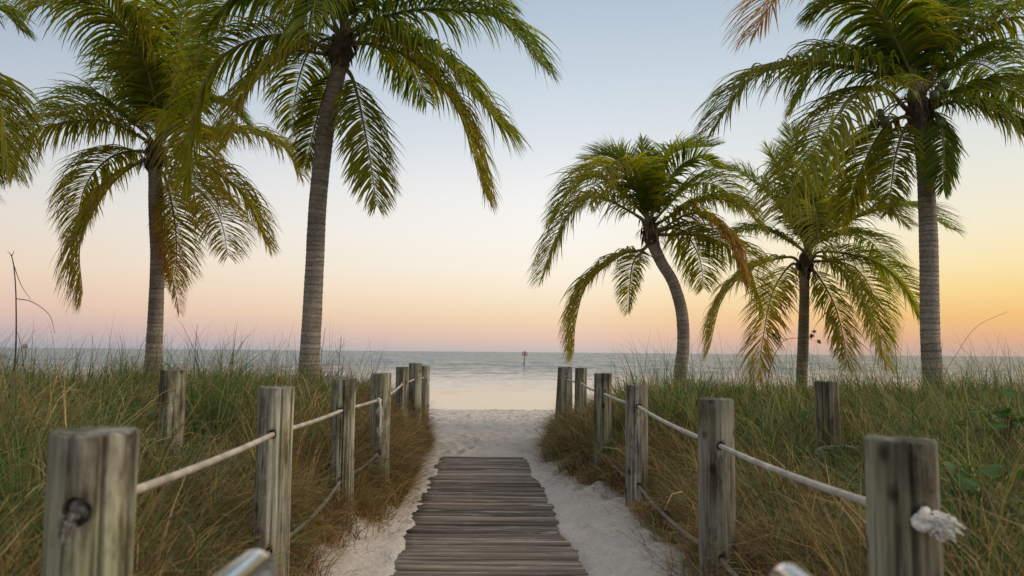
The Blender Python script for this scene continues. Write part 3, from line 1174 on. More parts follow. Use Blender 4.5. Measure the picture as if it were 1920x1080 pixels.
def make_palm(label, trunk_px, Y, crown_px, fronds, seed, scale=1.0, nuts=(), group='coconut palms above the dunes', fibre=1.0, default_old=0.25, tint=(1, 1, 1), dk=1.0):
    """trunk_px: list (px, py, width px) bottom to top; fronds: list of dict(p=[(px,py)...], d=(depth offsets mid, tip), ...)"""
    rs = np.random.default_rng(seed)
    T0 = [at(a, b2, Y) for a, b2, _w in trunk_px]
    W0 = [w_ / FPX * Y / 2 for _a, _b, w_ in trunk_px]
    zb = ground(T0[0][0], T0[0][1])
    base = T0[0].copy()
    if base[2] > zb:
        base[2] = zb - 0.25
        T0 = [base] + T0
        W0 = [W0[0] * 1.22] + W0
    root = link('coconut_palm', None, label=label, cat='palm tree', group=group)
    root.location = (base[0], base[1], zb)
    off = np.array((base[0], base[1], zb))
    c, L = catmull(T0, max(80, int(sum(np.linalg.norm(np.diff(np.array(T0), axis=0), axis=1)) / 0.016)))
    n = len(c)
    sarc = np.linspace(0, L, n)
    cum = np.concatenate([[0], np.cumsum(np.linalg.norm(np.diff(np.array(T0), axis=0), axis=1))])
    rad = np.interp(sarc, cum / cum[-1] * L, W0)
    # ring scars: irregular sawtooth
    pos = [0.0]
    while pos[-1] < L:
        pos.append(pos[-1] + rs.uniform(0.05, 0.135) * (1.05 - 0.3 * pos[-1] / L))
    pos = np.array(pos)
    sides = 34
    th = np.arange(sides) / sides * 2 * np.pi
    SS = sarc[:, None] + 0.010 * np.sin(th + seed)[None] * np.sin(sarc * 3)[:, None] + 0.012 * (vnoise(np.cos(th)[None] * 2 + seed, np.sin(th)[None] * 2 + sarc[:, None] * 6) - 0.5)
    SS = np.clip(SS, 0, L)
    idx = np.clip(np.searchsorted(pos, SS, 'right') - 1, 0, len(pos) - 2)
    fr = (SS - pos[idx]) / (pos[idx + 1] - pos[idx])
    amp = 0.75 + 0.5 * rs.random(len(pos))[idx]
    rr = rad[:, None] * (1 + 0.045 * amp * (0.6 - fr)) + 0.006 * (vnoise(np.cos(th)[None] * 1.5 + seed, sarc[:, None] * 3 + np.sin(th)[None]) - 0.5)
    v, f = tube(c, rr, sides, up=(0, 1, 0.1))
    patch = vnoise(np.cos(th)[None] * 2.5 + seed, np.sin(th)[None] * 2.5 + sarc[:, None] * 4)
    shade = np.where(fr < 0.13 + 0.10 * patch, 0.40 + 0.45 * patch, 1.0) * (0.80 + 0.4 * rs.random(len(pos))[idx]) * (0.85 + 0.3 * vnoise(np.cos(th)[None] + 9, sarc[:, None] * 1.3 + seed))
    colr = np.array((0.275, 0.235, 0.195))[None] * shade.reshape(-1)[:, None]
    g = Geo()
    g.add(v - off, f, colr)
    link('trunk', g.mesh('palm_trunk'), M_TRUNK, root)
    crown = at(*crown_px, Y)
    top = c[-1]
    rt = rad[-1]
    # fibrous head
    g = Geo()
    ax = crown - top
    cc, _ = catmull([top - norm(c[-1] - c[-6]) * 0.10, top, top + ax * 0.6, crown + norm(ax) * 0.15], 26)
    u = np.linspace(0, 1, 26)
    rr = rt * np.interp(u, [0, 0.15, 0.45, 0.8, 1], [1.0, 1.18, 1.38, 1.10, 0.35]) * fibre
    th = np.arange(20) / 20 * 2 * np.pi
    rr2 = rr[:, None] * (0.72 + 0.6 * vnoise(np.cos(th)[None] * 2.2 + seed, np.sin(th)[None] * 2.2 + u[:, None] * 6))
    v, f = tube(cc, rr2, 20, up=(0, 1, 0.1))
    sh = 0.6 + 0.8 * vnoise(np.tile(th, 26) * 2, np.repeat(u, 20) * 9)
    g.add(v - off, f, np.array((0.085, 0.060, 0.040))[None] * sh[:, None])
    for k in range(46):       # ragged sheath strips
        a = rs.uniform(0, 6.28)
        u0 = rs.uniform(0.15, 0.85)
        i_ = int(u0 * 25)
        dirn = np.array((math.cos(a), math.sin(a), 0))
        p0 = cc[i_] + dirn * rr[i_] * 0.7
        ln = rs.uniform(0.12, 0.38)
        p1 = p0 + dirn * ln * 0.45 + np.array((0, 0, rs.uniform(-0.1, 0.25)))
        p2 = p1 + dirn * ln * 0.25 + np.array((0, 0, -ln * rs.uniform(0.2, 0.9)))
        c2, _ = catmull([p0, p1, p2], 7)
        wv = np.cross(dirn, (0, 0, 1))
        hw = np.array([1, 1, .9, .8, .6, .35, .08])[:, None] * rs.uniform(0.012, 0.05)
        vv = np.concatenate([c2 + wv * hw, c2 - wv * hw])
        j = np.arange(6)
        g.add(vv - off, [np.stack([j, j + 1, j + 8, j + 7], 1)], np.array((0.16, 0.105, 0.06)) * rs.uniform(0.45, 1.35))
    link('leaf_sheath', g.mesh('leaf_sheath'), M_FIBRE, root)
    for q_, fdef in enumerate(fronds):
        pp = fdef['p']
        dm = fdef.get('d', 0.0)
        n_ = len(pp)
        pts = []
        for i, (a, b2) in enumerate(pp):
            t_ = i / (n_ - 1)
            pts.append(at(a, b2, Y + dm * t_ ** 1.1))
        hi_ = float(np.clip(((pts[1] - crown)[2]) / 0.9 * 0.6 + 0.5, 0.0, 1.0))
        org = top * (1 - hi_) + crown * hi_
        start = org + (pts[0] - org) * 0.15
        pts = [start] + (pts if np.linalg.norm(pts[0] - start) > 0.12 else pts[1:])
        fg, rg = frond_geo(pts, seed * 100 + q_, fdef.get('old', default_old + rs.uniform(-0.1, 0.15)), fdef.get('droop', 1.0),
                           scale * fdef.get('s', 1.0), fdef.get('tw', 0.0), fdef.get('dry'), vee=fdef.get('vee', 0.35), tint=tint, dk=dk)
        fg.v = [a - off for a in fg.v]
        rg.v = [a - off for a in rg.v]
        fo = link('frond', fg.mesh('frond'), M_PALM, root)
        link('rachis', rg.mesh('rachis'), M_RACHIS, fo)
    for (a, b2, dy, r_) in nuts:
        p = at(a, b2, Y + dy)
        u_ = np.linspace(0, np.pi, 11)
        rr_ = np.sin(u_) ** 0.8 * r_ * (1 + 0.06 * np.cos(u_))
        cc2 = np.stack([np.zeros(11), np.zeros(11), np.cos(u_) * r_ * 1.25], 1)
        v, f = tube(cc2, np.maximum(rr_, 0.002), 14, up=(0, 1, 0))
        v[:, :2] *= 1 + 0.05 * np.cos(3 * np.arctan2(v[:, 1], v[:, 0]))[:, None]
        g = Geo()
        g.add(v, f, np.array((0.10, 0.13, 0.03)) * rs.uniform(0.7, 1.2))
        co = link('coconut', g.mesh('coconut'), M_COCO, root)
        co.location = p - off
        co.rotation_euler = (rs.uniform(-.4, .4), rs.uniform(-.4, .4), rs.uniform(0, 6))
        g = Geo()
        v, f = tube(catmull([p, p * 0.6 + crown * 0.4 + (0, 0, 0.12), crown], 10)[0] - p, np.linspace(0.012, 0.02, 10), 6)
        g.add(v, f, (0.16, 0.13, 0.05))
        so = link('stem', g.mesh('stem'), M_RACHIS, co)
        so.rotation_euler = co.rotation_euler.to_matrix().inverted().to_euler()
    return root


def F(*p, **k):
    return dict(p=list(p), **k)


# A: tall palm on the left of the walk
make_palm('tall palm left of the boardwalk with a curved ringed trunk and full crown',
          [(577, 752, 42), (582, 650, 37), (590, 500, 34), (596, 380, 33), (610, 250, 33), (628, 165, 30), (637, 118, 30)],
          13.0, (643, 75), [
    F((672, 50), (760, 22), (858, 20), (942, 40), (1014, 122), d=-0.3, droop=1.2, old=0.12),
    F((665, 30), (730, -35), (830, -45), (940, 10), d=-0.8, droop=1.3, old=0.1),
    F((668, 66), (715, 56), (817, 98), (885, 175), (945, 240), d=-1.6, droop=1.15, old=0.22),
    F((668, 80), (760, 105), (855, 200), (906, 358), d=-0.3, droop=1.2, old=0.45),
    F((660, 145), (675, 200), (694, 300), (706, 385), d=-0.5, droop=0.55, old=0.30, s=0.85, vee=0.1),
    F((622, 140), (598, 210), (572, 310), d=0.9, droop=0.6, old=0.30, s=0.8),
    F((600, 85), (558, 68), (483, 72), (405, 118), (362, 220), (352, 330), d=-0.6, droop=1.15, old=0.32),
    F((600, 100), (540, 100), (470, 165), (425, 270), d=-1.3, droop=1.0, old=0.45, s=0.9),
    F((620, 50), (540, -10), (450, -12), (385, 50), d=-0.5, droop=1.2, old=0.2),
    F((630, 50), (590, -40), (520, -60), (460, -10), d=0.8, droop=1.2, old=0.1),
    F((640, 40), (625, -30), (600, -30), (580, 60), d=-2.2, droop=1.0, old=0.2),
    F((650, 30), (680, -60), (760, -90), (860, -20), d=1.2, droop=1.0, old=0.1),
    F((645, 30), (650, -70), (660, -150), d=0.5, droop=0.5, old=0.0),
    F((655, 60), (700, 60), (760, 110), (800, 190), d=2.0, droop=1.1, old=0.15, s=0.9),
    F((630, 70), (585, 90), (560, 150), (545, 240), d=2.0, droop=1.0, old=0.3, s=0.85),
], 1, 1.22, default_old=0.25, tint=(0.88, 1.0, 1.0), dk=1.2)

# B: left palm
make_palm('shorter palm at far left with drooping yellowing lower fronds',
          [(285, 715, 32), (291, 610, 28), (295, 490, 25), (291, 390, 24), (291, 335, 24), (289, 312, 24)],
          15.5, (292, 278), [
    F((265, 258), (190, 226), (100, 234), (48, 262), (22, 318), d=-0.4, droop=1.2, old=0.45),
    F((268, 245), (190, 194), (130, 212), (112, 226), d=1.2, droop=1.1, old=0.15),
    F((260, 283), (205, 297), (160, 350), (141, 440), d=0.8, droop=1.2, old=0.42),
    F((268, 300), (205, 350), (152, 450), (155, 553), d=-0.8, droop=1.1, old=0.55),
    F((303, 345), (312, 450), (336, 585), d=-0.4, droop=0.7, old=0.8, s=0.5, dry=BROWN),
    F((310, 335), (328, 420), (330, 500), (312, 540), d=1.2, droop=0.7, old=0.45, s=0.75),
    F((318, 310), (372, 355), (412, 410), (428, 480), d=-1.5, droop=0.8, old=0.55, s=0.85),
    F((320, 295), (400, 320), (460, 370), (502, 460), d=0.8, droop=1.1, old=0.45),
    F((320, 275), (400, 250), (470, 250), (530, 275), (560, 325), d=0.5, droop=1.15, old=0.40),
    F((305, 245), (287, 150), (252, 89), (205, 15), (130, -45), (60, -20), d=-1.6, droop=1.6, old=0.3, s=1.2),
    F((300, 240), (272, 120), (215, 30), (140, -15), (85, 10), d=-2.6, droop=1.5, old=0.2, s=1.2),
    F((310, 235), (330, 110), (345, 10), (372, -40), d=-1.2, droop=1.2, old=0.2, s=1.1),
    F((300, 240), (305, 130), (298, 40), (290, -50), d=-0.5, droop=0.8, old=0.15, s=1.0),
    F((310, 245), (335, 180), (362, 120), (392, 100), d=1.4, droop=0.5, old=0.05, s=0.8),
    F((310, 250), (345, 235), (360, 290), (366, 390), d=-2.2, droop=1.0, old=0.5, s=0.95),
    F((305, 255), (360, 200), (420, 195), (470, 240), d=1.0, droop=1.0, old=0.1),
    F((295, 240), (270, 150), (235, 130), (190, 170), d=1.6, droop=0.9, old=0.1),
], 2, 1.15, default_old=0.4, tint=(1.0, 1.0, 1.0), dk=1.1)

# Z: palm beyond the left edge of the picture
make_palm('palm mostly outside the left edge, only frond tips showing',
          [(-178, 760, 45), (-168, 500, 40), (-156, 300, 36), (-150, 235, 34)],
          11.5, (-146, 180), [
    F((-128, 140), (-68, 45), (-8, 12), (40, 56), d=0.3, droop=1.1, old=0.15),
    F((-123, 170), (-58, 130), (-3, 190), (17, 320), d=-0.4, droop=1.1, old=0.3),
    F((-123, 180), (-48, 165), (-8, 240), (-8, 330), d=1.0, droop=1.1, old=0.35),
    F((-158, 140), (-208, 60), (-288, 60), (-358, 150), d=0.3, old=0.2),
    F((-158, 180), (-228, 180), (-298, 260), (-328, 380), d=0.3, old=0.3),
    F((-143, 140), (-138, 20), (-118, -60), d=0.5, droop=0.6, old=0.05),
    F((-138, 200), (-108, 280), (-78, 400), d=-0.8, droop=0.7, old=0.4),
    F((-153, 200), (-188, 290), (-218, 400), d=0.8, droop=0.7, old=0.4),
], 3, 1.15, tint=(0.75, 0.9, 1.0), dk=1.1)

# C: leaning palm right of the walk
make_palm('small leaning palm right of the boardwalk with a bowed trunk',
          [(1274, 715, 25), (1281, 650, 23), (1278, 585, 22), (1262, 530, 21), (1240, 492, 21), (1226, 462, 22), (1222, 450, 22)],
          17.0, (1217, 430), [
    F((1212, 405), (1195, 335), (1150, 288), (1108, 318), d=0.6, droop=0.25, old=0.1, s=0.9, vee=0.5),
    F((1222, 400), (1238, 310), (1280, 280), (1338, 275), d=0.8, droop=0.35, old=0.1, s=0.9),
    F((1200, 408), (1130, 372), (1085, 382), (1048, 440), (1018, 518), d=-0.5, droop=1.15, old=0.35),
    F((1205, 400), (1125, 334), (1075, 352), (1036, 415), d=1.0, droop=1.0, old=0.2),
    F((1212, 400), (1172, 316), (1125, 322), (1105, 385), d=-1.8, droop=1.0, old=0.35),
    F((1205, 468), (1165, 478), (1103, 530), (1080, 600), (1076, 662), d=-0.4, droop=1.1, old=0.45),
    F((1205, 470), (1185, 500), (1178, 585), d=1.4, droop=0.7, old=0.4, s=0.75),
    F((1230, 410), (1292, 350), (1345, 348), (1388, 388), d=0.9, droop=1.1, old=0.12),
    F((1235, 418), (1325, 374), (1390, 386), (1424, 425), d=0.0, droop=1.15, old=0.3),
    F((1240, 430), (1300, 400), (1358, 440), (1393, 528), d=-1.0, droop=1.2, old=0.5, dry=np.array((0.30, 0.13, 0.03))),
    F((1240, 440), (1325, 445), (1395, 485), (1430, 580), d=0.9, droop=1.15, old=0.3),
    F((1225, 398), (1262, 325), (1305, 296), (1345, 310), d=-0.9, droop=0.6, old=0.1),
    F((1215, 395), (1212, 320), (1205, 262), d=0.3, droop=0.35, old=0.0, s=0.8),
    F((1228, 435), (1275, 430), (1310, 480), (1320, 540), d=1.8, droop=1.0, old=0.35),
    F((1208, 398), (1178, 320), (1135, 292), (1098, 300), d=1.0, droop=0.4, old=0.05, s=0.9),
], 4, 1.08, default_old=0.3, tint=(1.15, 1.12, 1.0), dk=1.0)

# D: palm between the leaning one and the tall right one
make_palm('slim straight palm left of the tall right palm, low hanging fronds',
          [(1503, 720, 21), (1506, 640, 20), (1508, 560, 18), (1508, 515, 19)],
          19.5, (1513, 478), [
    F((1480, 482), (1410, 503), (1355, 560), (1330, 655), d=0.5, droop=1.15, old=0.55),
    F((1485, 495), (1450, 545), (1432, 625), (1421, 712), d=-1.5, droop=0.6, old=0.75, s=0.95, vee=0.1),
    F((1522, 502), (1562, 565), (1583, 640), (1588, 688), d=-1.3, droop=0.6, old=0.55, s=0.9, vee=0.1),
    F((1535, 480), (1597, 522), (1635, 590), (1662, 682), d=-1.5, droop=0.7, old=0.48, s=1.0, vee=0.15),
    F((1540, 472), (1633, 487), (1690, 530), (1726, 596), d=-1.0, droop=0.9, old=0.25),
    F((1530, 452), (1615, 405), (1707, 387), (1778, 428), d=0.6, droop=0.9, old=0.12),
    F((1512, 450), (1497, 340), (1482, 238), d=0.3, droop=0.2, old=0.0, s=0.8),
    F((1516, 450), (1543, 330), (1562, 222), d=0.3, droop=0.25, old=0.0, s=0.85),
    F((1522, 450), (1595, 340), (1665, 312), d=0.4, droop=0.7, old=0.05),
    F((1505, 450), (1461, 385), (1394, 328), (1338, 314), d=0.4, droop=0.9, old=0.08),
    F((1495, 462), (1430, 430), (1370, 436), d=1.2, droop=1.0, old=0.15),
    F((1520, 455), (1570, 400), (1640, 375), (1700, 420), d=-1.4, droop=1.0, old=0.2),
    F((1508, 450), (1475, 340), (1440, 280), d=-0.6, droop=0.4, old=0.1),
    F((1515, 455), (1520, 390), (1530, 400), (1535, 470), d=-2.2, droop=1.0, old=0.3),
    F((1525, 460), (1580, 440), (1640, 460), (1670, 540), d=1.5, droop=1.1, old=0.2),
    F((1516, 445), (1560, 300), (1620, 260), d=0.8, droop=0.4, old=0.0),
    F((1525, 490), (1600, 500), (1640, 560), (1655, 640), d=1.5, droop=1.0, old=0.3, s=0.9),
], 5, 1.08, default_old=0.2, tint=(1.15, 1.12, 1.0), dk=1.0)

# E: tall palm on the right
make_palm('tall straight palm at the right with green coconuts in its crown',
          [(1750, 725, 36), (1744, 620, 34), (1741, 450, 33), (1736, 340, 30), (1729, 255, 29), (1726, 235, 29)],
          13.5, (1720, 185), [
    F((1700, 158), (1598, 126), (1512, 119), (1412, 147), (1342, 236), d=-0.3, droop=1.2, old=0.25),
    F((1703, 125), (1655, 35), (1600, -12), (1530, 20), d=-0.8, droop=1.15, old=0.12),
    F((1708, 120), (1650, 0), (1560, -48), (1470, -25), (1420, 58), d=-0.5, droop=1.0, old=0.5, dry=ORANGE),
    F((1690, 140), (1600, 105), (1540, 110), (1490, 200), d=1.3, droop=1.1, old=0.2),
    F((1700, 205), (1660, 168), (1600, 182), (1550, 245), (1500, 325), (1466, 395), d=-1.6, droop=1.15, old=0.35),
    F((1700, 235), (1680, 290), (1665, 400), d=-0.6, droop=0.6, old=0.3, s=0.8),
    F((1690, 220), (1650, 250), (1610, 330), (1580, 420), d=1.2, droop=0.9, old=0.4, s=0.9),
    F((1746, 207), (1767, 252), (1769, 355), d=-0.6, droop=0.6, old=0.15, s=0.8),
    F((1750, 193), (1800, 173), (1880, 165), (1955, 205), d=0.5, droop=1.2, old=0.2),
    F((1752, 202), (1783, 191), (1831, 196), (1905, 235), (1955, 330), d=-0.9, droop=1.25, old=0.25),
    F((1740, 150), (1813, 75), (1905, 32), (2000, 65), d=-0.8, droop=1.25, old=0.3),
    F((1728, 120), (1765, 40), (1820, 0), (1900, 20), d=0.6, droop=1.0, old=0.1),
    F((1710, 130), (1698, 60), (1690, -60), d=0.0, droop=0.5, old=0.02),
    F((1718, 120), (1740, 10), (1790, -60), d=0.8, droop=0.6, old=0.02),
    F((1745, 160), (1800, 120), (1860, 130), (1900, 190), d=1.6, droop=1.1, old=0.15),
], 6, 1.22, nuts=[(1710, 180, -0.40, 0.085), (1762, 168, -0.30, 0.080), (1752, 180, -0.42, 0.080), (1772, 158, -0.35, 0.075), (1658, 228, -0.2, 0.080),
                 (1640, 232, -0.1, 0.075), (1764, 232, -0.2, 0.080), (1650, 214, -0.05, 0.075)], default_old=0.2, tint=(0.75, 0.92, 1.25), dk=1.15)


# ------------------------------------------------------------------ grass
def blades(xs, ys, ln, az, th0, th1, wd, cols, K=4, zoff=-0.02, tipcol=None, power=1.4, twist=0.6):
    n = len(xs)
    z = height(xs, ys) + zoff
    p = np.stack([xs, ys, z], 1)
    h = np.stack([np.cos(az), np.sin(az), np.zeros(n)], 1)
    perp = np.stack([-np.sin(az), np.cos(az), np.zeros(n)], 1)
    tw = rng.uniform(-twist, twist, n)[:, None]
    V = []
    C = []
    cur = p
    bend = rng.normal(0, 0.25, n)
    for k in range(K + 1):
        u = k / K
        th = th0 + (th1 - th0) * u ** power
        d = h * np.sin(th)[:, None] + np.array((0, 0, 1.0)) * np.cos(th)[:, None] + perp * (bend * u)[:, None] * 0.5
        wv = perp * np.cos(tw) + np.cross(d, perp) * np.sin(tw)
        hw = (wd * (1 - u ** 1.6) * 0.5)[:, None]
        cc = cols if tipcol is None else cols * (1 - u ** 2) + tipcol * u ** 2
        if k < K:
            V += [cur + wv * hw, cur - wv * hw]
            C += [cc, cc]
        else:
            V.append(cur)
            C.append(cc)
        cur = cur + d * (ln / K)[:, None]
    m = 2 * K + 1
    V = np.stack(V, 1).reshape(-1, 3)
    C = np.stack(C, 1).reshape(-1, 3)
    b0 = np.arange(n)[:, None] * m
    Q = [np.concatenate([b0 + 2 * k, b0 + 2 * k + 1, b0 + 2 * k + 3, b0 + 2 * k + 2], 1) for k in range(K - 1)]
    Tr = np.concatenate([b0 + 2 * K - 2, b0 + 2 * K - 1, b0 + 2 * K], 1)
    return V, [np.concatenate(Q), Tr], C


def pick(n, pal, w, jit=0.2):
    pal = np.array(pal)
    i = rng.choice(len(pal), n, p=np.array(w) / sum(w))
    return pal[i] * rng.uniform(1 - jit, 1 + jit, (n, 1))


G1, G2, G3 = (0.042, 0.100, 0.028), (0.085, 0.165, 0.042), (0.180, 0.235, 0.080)
S1, S2, S3 = (0.50, 0.36, 0.16), (0.29, 0.195, 0.090), (0.15, 0.092, 0.048)


def green_field(side, n, label, name):
    nt_ = n // 13
    cy = 1.35 + 18.5 * rng.random(nt_ * 3) ** 1.15
    dist = rng.random(nt_ * 3)
    wmax = 0.72 * cy + 2.0
    if side < 0:
        e = gL(cy) - 0.12
        cx = e - dist ** 1.15 * np.maximum(wmax + e, 0.3)
    else:
        e = gR(cy) + 0.14
        cx = e + dist ** 1.15 * np.maximum(wmax - e, 0.3)
    d = np.abs(cx - e)
    l, r, fade = dune_mask(cx, cy)
    clump = fbm(cx * 1.7 + 40, cy * 1.7, 3)
    keep = (fade > 0.55) & (rng.random(nt_ * 3) < 0.15 + 1.6 * np.clip(clump - 0.28, 0, 1)) & (rng.random(nt_ * 3) < 0.3 + d / 0.7)
    keep &= np.hypot(cx, cy) > 2.0
    cx, cy, d, clump = [q_[keep][:nt_] for q_ in (cx, cy, d, clump)]
    nt_ = len(cx)
    # each tussock: size, dryness and lean of its own
    tsize = rng.uniform(0.45, 1.4, nt_) * (0.40 + 1.15 * clump)
    dry = np.clip(fbm(cx * 0.9 + 70, cy * 0.9, 3) * 1.6 - 0.80 + np.interp(d, [0, 0.5, 1.2], [0.66, 0.42, 0.0]) * (1.25 if side < 0 else 0.9), 0.06, 0.9)
    tdry = np.clip(dry + rng.normal(0, 0.25, nt_), 0.02, 0.97)
    taz = rng.normal(R(-20) if side < 0 else R(-160), R(60), nt_)
    nb = rng.integers(7, 20, nt_)
    ti = np.repeat(np.arange(nt_), nb)
    m = len(ti)
    rad = rng.uniform(0.01, 0.07, nt_)[ti]
    az = rng.uniform(0, 2 * np.pi, m)
    xs = cx[ti] + np.cos(az) * rad * rng.random(m)
    ys = cy[ti] + np.sin(az) * rad * rng.random(m)
    az = np.where(rng.random(m) < 0.40, taz[ti] + rng.normal(0, 0.5, m), az)
    keep = np.ones(m, dtype=bool)
    for k, (a, b2) in POSC.items():
        keep &= (xs - a) ** 2 + (ys - b2) ** 2 > 0.115 ** 2
    xs, ys, az, ti = xs[keep], ys[keep], az[keep], ti[keep]
    m = len(xs)
    dd_ = d[ti]
    ln = rng.uniform(0.45, 1.0, m) * tsize[ti] * np.interp(dd_, [0, 0.8], [0.8, 1.0]) * np.interp(ys, [4, 8, 12], [0.92, 0.84, 0.66])
    for kk in ('BL', 'BR'):      # trampled, shorter growth around the lone posts
        a, b2 = POSC[kk]
        ln = ln * (1 - 0.50 * np.exp(-(((xs - a * 0.92) / 0.55) ** 2 + ((ys - b2 + 0.7) / 1.1) ** 2)))
    th0 = np.abs(rng.normal(R(8), R(15), m))
    th1 = rng.uniform(R(50), R(165), m)
    wd = rng.uniform(0.0050, 0.0105, m) * np.interp(ys, [2, 8, 18], [0.8, 1.2, 1.8])
    cg = pick(m, [G1, G2, G3], [3, 3, 1.5])
    cd = pick(m, [S1, S2, S3], [2.0, 2, 1.5])
    isd = (rng.random(m) < tdry[ti])[:, None]
    cols = np.where(isd, cd, cg) * rng.uniform(0.75, 1.25, nt_)[ti][:, None]
    wide = rng.random(m) < 0.10
    wd = np.where(wide, wd * 1.5, wd)
    cols = np.where(wide[:, None], cols * 1.25, cols)
    tip = np.where(rng.random((m, 1)) < 0.35, np.array(S1), cols * 1.1)
    V, Fs, C = blades(xs, ys, ln, az, th0, th1, wd, cols, 5, tipcol=tip)
    g = Geo()
    g.add(V, Fs, C)
    # tall flowering stalks that stand above the mass
    n2 = 4600
    ys = 6.5 + 12 * rng.random(n2)
    dist = rng.random(n2)
    wmax = 0.72 * ys + 1.0
    xs = (gL(ys) - 0.7 - dist * wmax) if side < 0 else (gR(ys) + 0.75 + dist * wmax)
    l, r, fade = dune_mask(xs, ys)
    cl = fbm(xs * 1.1 + 7, ys * 1.1 + 3, 2)
    k = (fade > 0.6) & (rng.random(n2) < np.clip(cl * 2.2 - 0.55, 0.05, 1))
    xs, ys = xs[k], ys[k]
    m = len(xs)
    ln = rng.uniform(0.5, 1.55, m) * np.interp(ys, [6, 12], [0.75, 1.0])
    az = rng.normal(R(5) if side < 0 else R(150), R(75), m)
    cols = pick(m, [G1, G2, S2, S3], [2, 1.5, 1.2, 1])
    V, Fs, C = blades(xs, ys, ln, az, np.abs(rng.normal(0, R(9), m)), rng.uniform(R(30), R(125), m),
                      rng.uniform(0.004, 0.0075, m) * np.interp(ys, [6, 18], [1, 1.5]), cols, 7, power=1.8)
    g.add(V, Fs, C)
    link(name, g.mesh(name), M_GRASS, label=label, kind='stuff', cat='grass')


green_field(-1, 78000, 'green and straw coloured dune grass behind the left rope fence', 'dune_grass')
green_field(1, 78000, 'green dune grass and creepers behind the right rope fence', 'dune_grass')


def dry_field(side, ntuft, label):
    g = Geo()
    XS, YS, LN, AZ, T0, T1, CO = [], [], [], [], [], [], []
    for _ in range(ntuft):
        y = 1.6 + 12.0 * rng.random() ** 0.9
        e = float(gL(y) if side < 0 else gR(y))
        o = rng.normal(0.34 if side < 0 else 0.42, 0.30)
        if o < -0.10:
            o = abs(o) * 0.6
        x = e + side * o
        if math.hypot(x, y) < 1.9:
            continue
        s = float(fbm(np.array([x * 2.5]), np.array([y * 2.5]), 2)[0])
        nb = int(rng.integers(60, 120))
        rr = rng.uniform(0.03, 0.10)
        XS.append(x + rng.normal(0, rr, nb))
        YS.append(y + rng.normal(0, rr, nb))
        size = rng.uniform(0.25, 0.66) * (0.7 + 0.6 * s) * (0.65 if o < 0.12 else 1.0)
        LN.append(size * rng.uniform(0.5, 1.15, nb))
        lean = 0.0 if rng.random() < 0.4 else 1.0
        inward = math.pi if side > 0 else 0.0
        AZ.append(np.where(rng.random(nb) < 0.45 * lean, rng.normal(inward, 0.8, nb), rng.uniform(0, 6.28, nb)))
        T0.append(np.abs(rng.normal(R(12), R(16), nb)))
        T1.append(rng.uniform(R(60), R(175), nb))
        kind = rng.random()
        if kind < 0.40:
            CO.append(pick(nb, [S1, S2, S3, (0.36, 0.18, 0.065)], [2.4, 2, 1.5, 2]))
        elif kind < 0.70:
            CO.append(pick(nb, [S2, S3, (0.085, 0.055, 0.032)], [2, 3, 2]))
        else:
            CO.append(pick(nb, [G2, G3, S1, S2], [1.5, 2, 2, 1.5]))
    XS, YS, LN, AZ, T0, T1 = map(np.concatenate, (XS, YS, LN, AZ, T0, T1))
    CO = np.concatenate(CO)
    keep = np.abs(XS - xc(YS)) > 0.80
    for k, (a, b2) in POSC.items():
        keep &= (XS - a) ** 2 + (YS - b2) ** 2 > 0.11 ** 2
    XS, YS, LN, AZ, T0, T1, CO = [a[keep] for a in (XS, YS, LN, AZ, T0, T1, CO)]
    n = len(XS)
    V, Fs, C = blades(XS, YS, LN, AZ, T0, T1, rng.uniform(0.004, 0.009, n) * np.interp(YS, [2, 6, 14], [0.8, 1.0, 1.5]), CO, 5, power=1.1)
    g.add(V, Fs, C)
    # loose straws lying on the sand slope
    n = 900
    ys = rng.uniform(4.5, 12.5, n)
    e = gL(ys) if side < 0 else gR(ys)
    xs = e - side * np.abs(rng.normal(0.05, 0.12, n))
    keep = np.abs(xs - xc(ys)) > 0.72
    xs, ys = xs[keep], ys[keep]
    n = len(xs)
    V, Fs, C = blades(xs, ys, rng.uniform(0.10, 0.34, n), rng.normal(math.pi if side > 0 else 0, 0.9, n), rng.uniform(R(55), R(80), n),
                      rng.uniform(R(85), R(105), n), rng.uniform(0.003, 0.005, n), pick(n, [S2, S3, S1], [2, 2, 1]), 4, zoff=0.0)
    g.add(V, Fs, C)
    link('dry_grass', g.mesh('dry_grass'), M_GRASS, label=label, kind='stuff', cat='grass')


dry_field(-1, 900, 'brown dry grass tufts along the foot of the left rope fence')
dry_field(1, 820, 'brown dry grass tufts along the foot of the right rope fence')


# ------------------------------------------------------------------ single stalks and plants
def stalk(paths, Y, label, rad, material=M_TWIG, twigs=(), cat='dead stalk', name='dead_stalk'):
    pts = [at(a, b2, Y) for a, b2 in paths]
    zb = ground(pts[0][0], pts[0][1])
    pts = [np.array((pts[0][0], pts[0][1], zb - 0.05))] + pts
    c, _ = catmull(pts, 40)
    off = pts[0]
    g = Geo()
    v, f = tube(c - off, np.linspace(rad, rad * 0.45, 40), 7)
    g.add(v, f)
    o = link(name, g.mesh(name), material, label=label, cat=cat)
    o.location = off
    for tw in twigs:
        q = [at(a, b2, Y - 0.02) for a, b2 in tw]
        c, _ = catmull(q, 24)
        g = Geo()
        v, f = tube(c - off, np.linspace(rad * 0.45, rad * 0.18, 24), 5)
        g.add(v, f)
        link('twig', g.mesh('twig'), material, o)
    return o


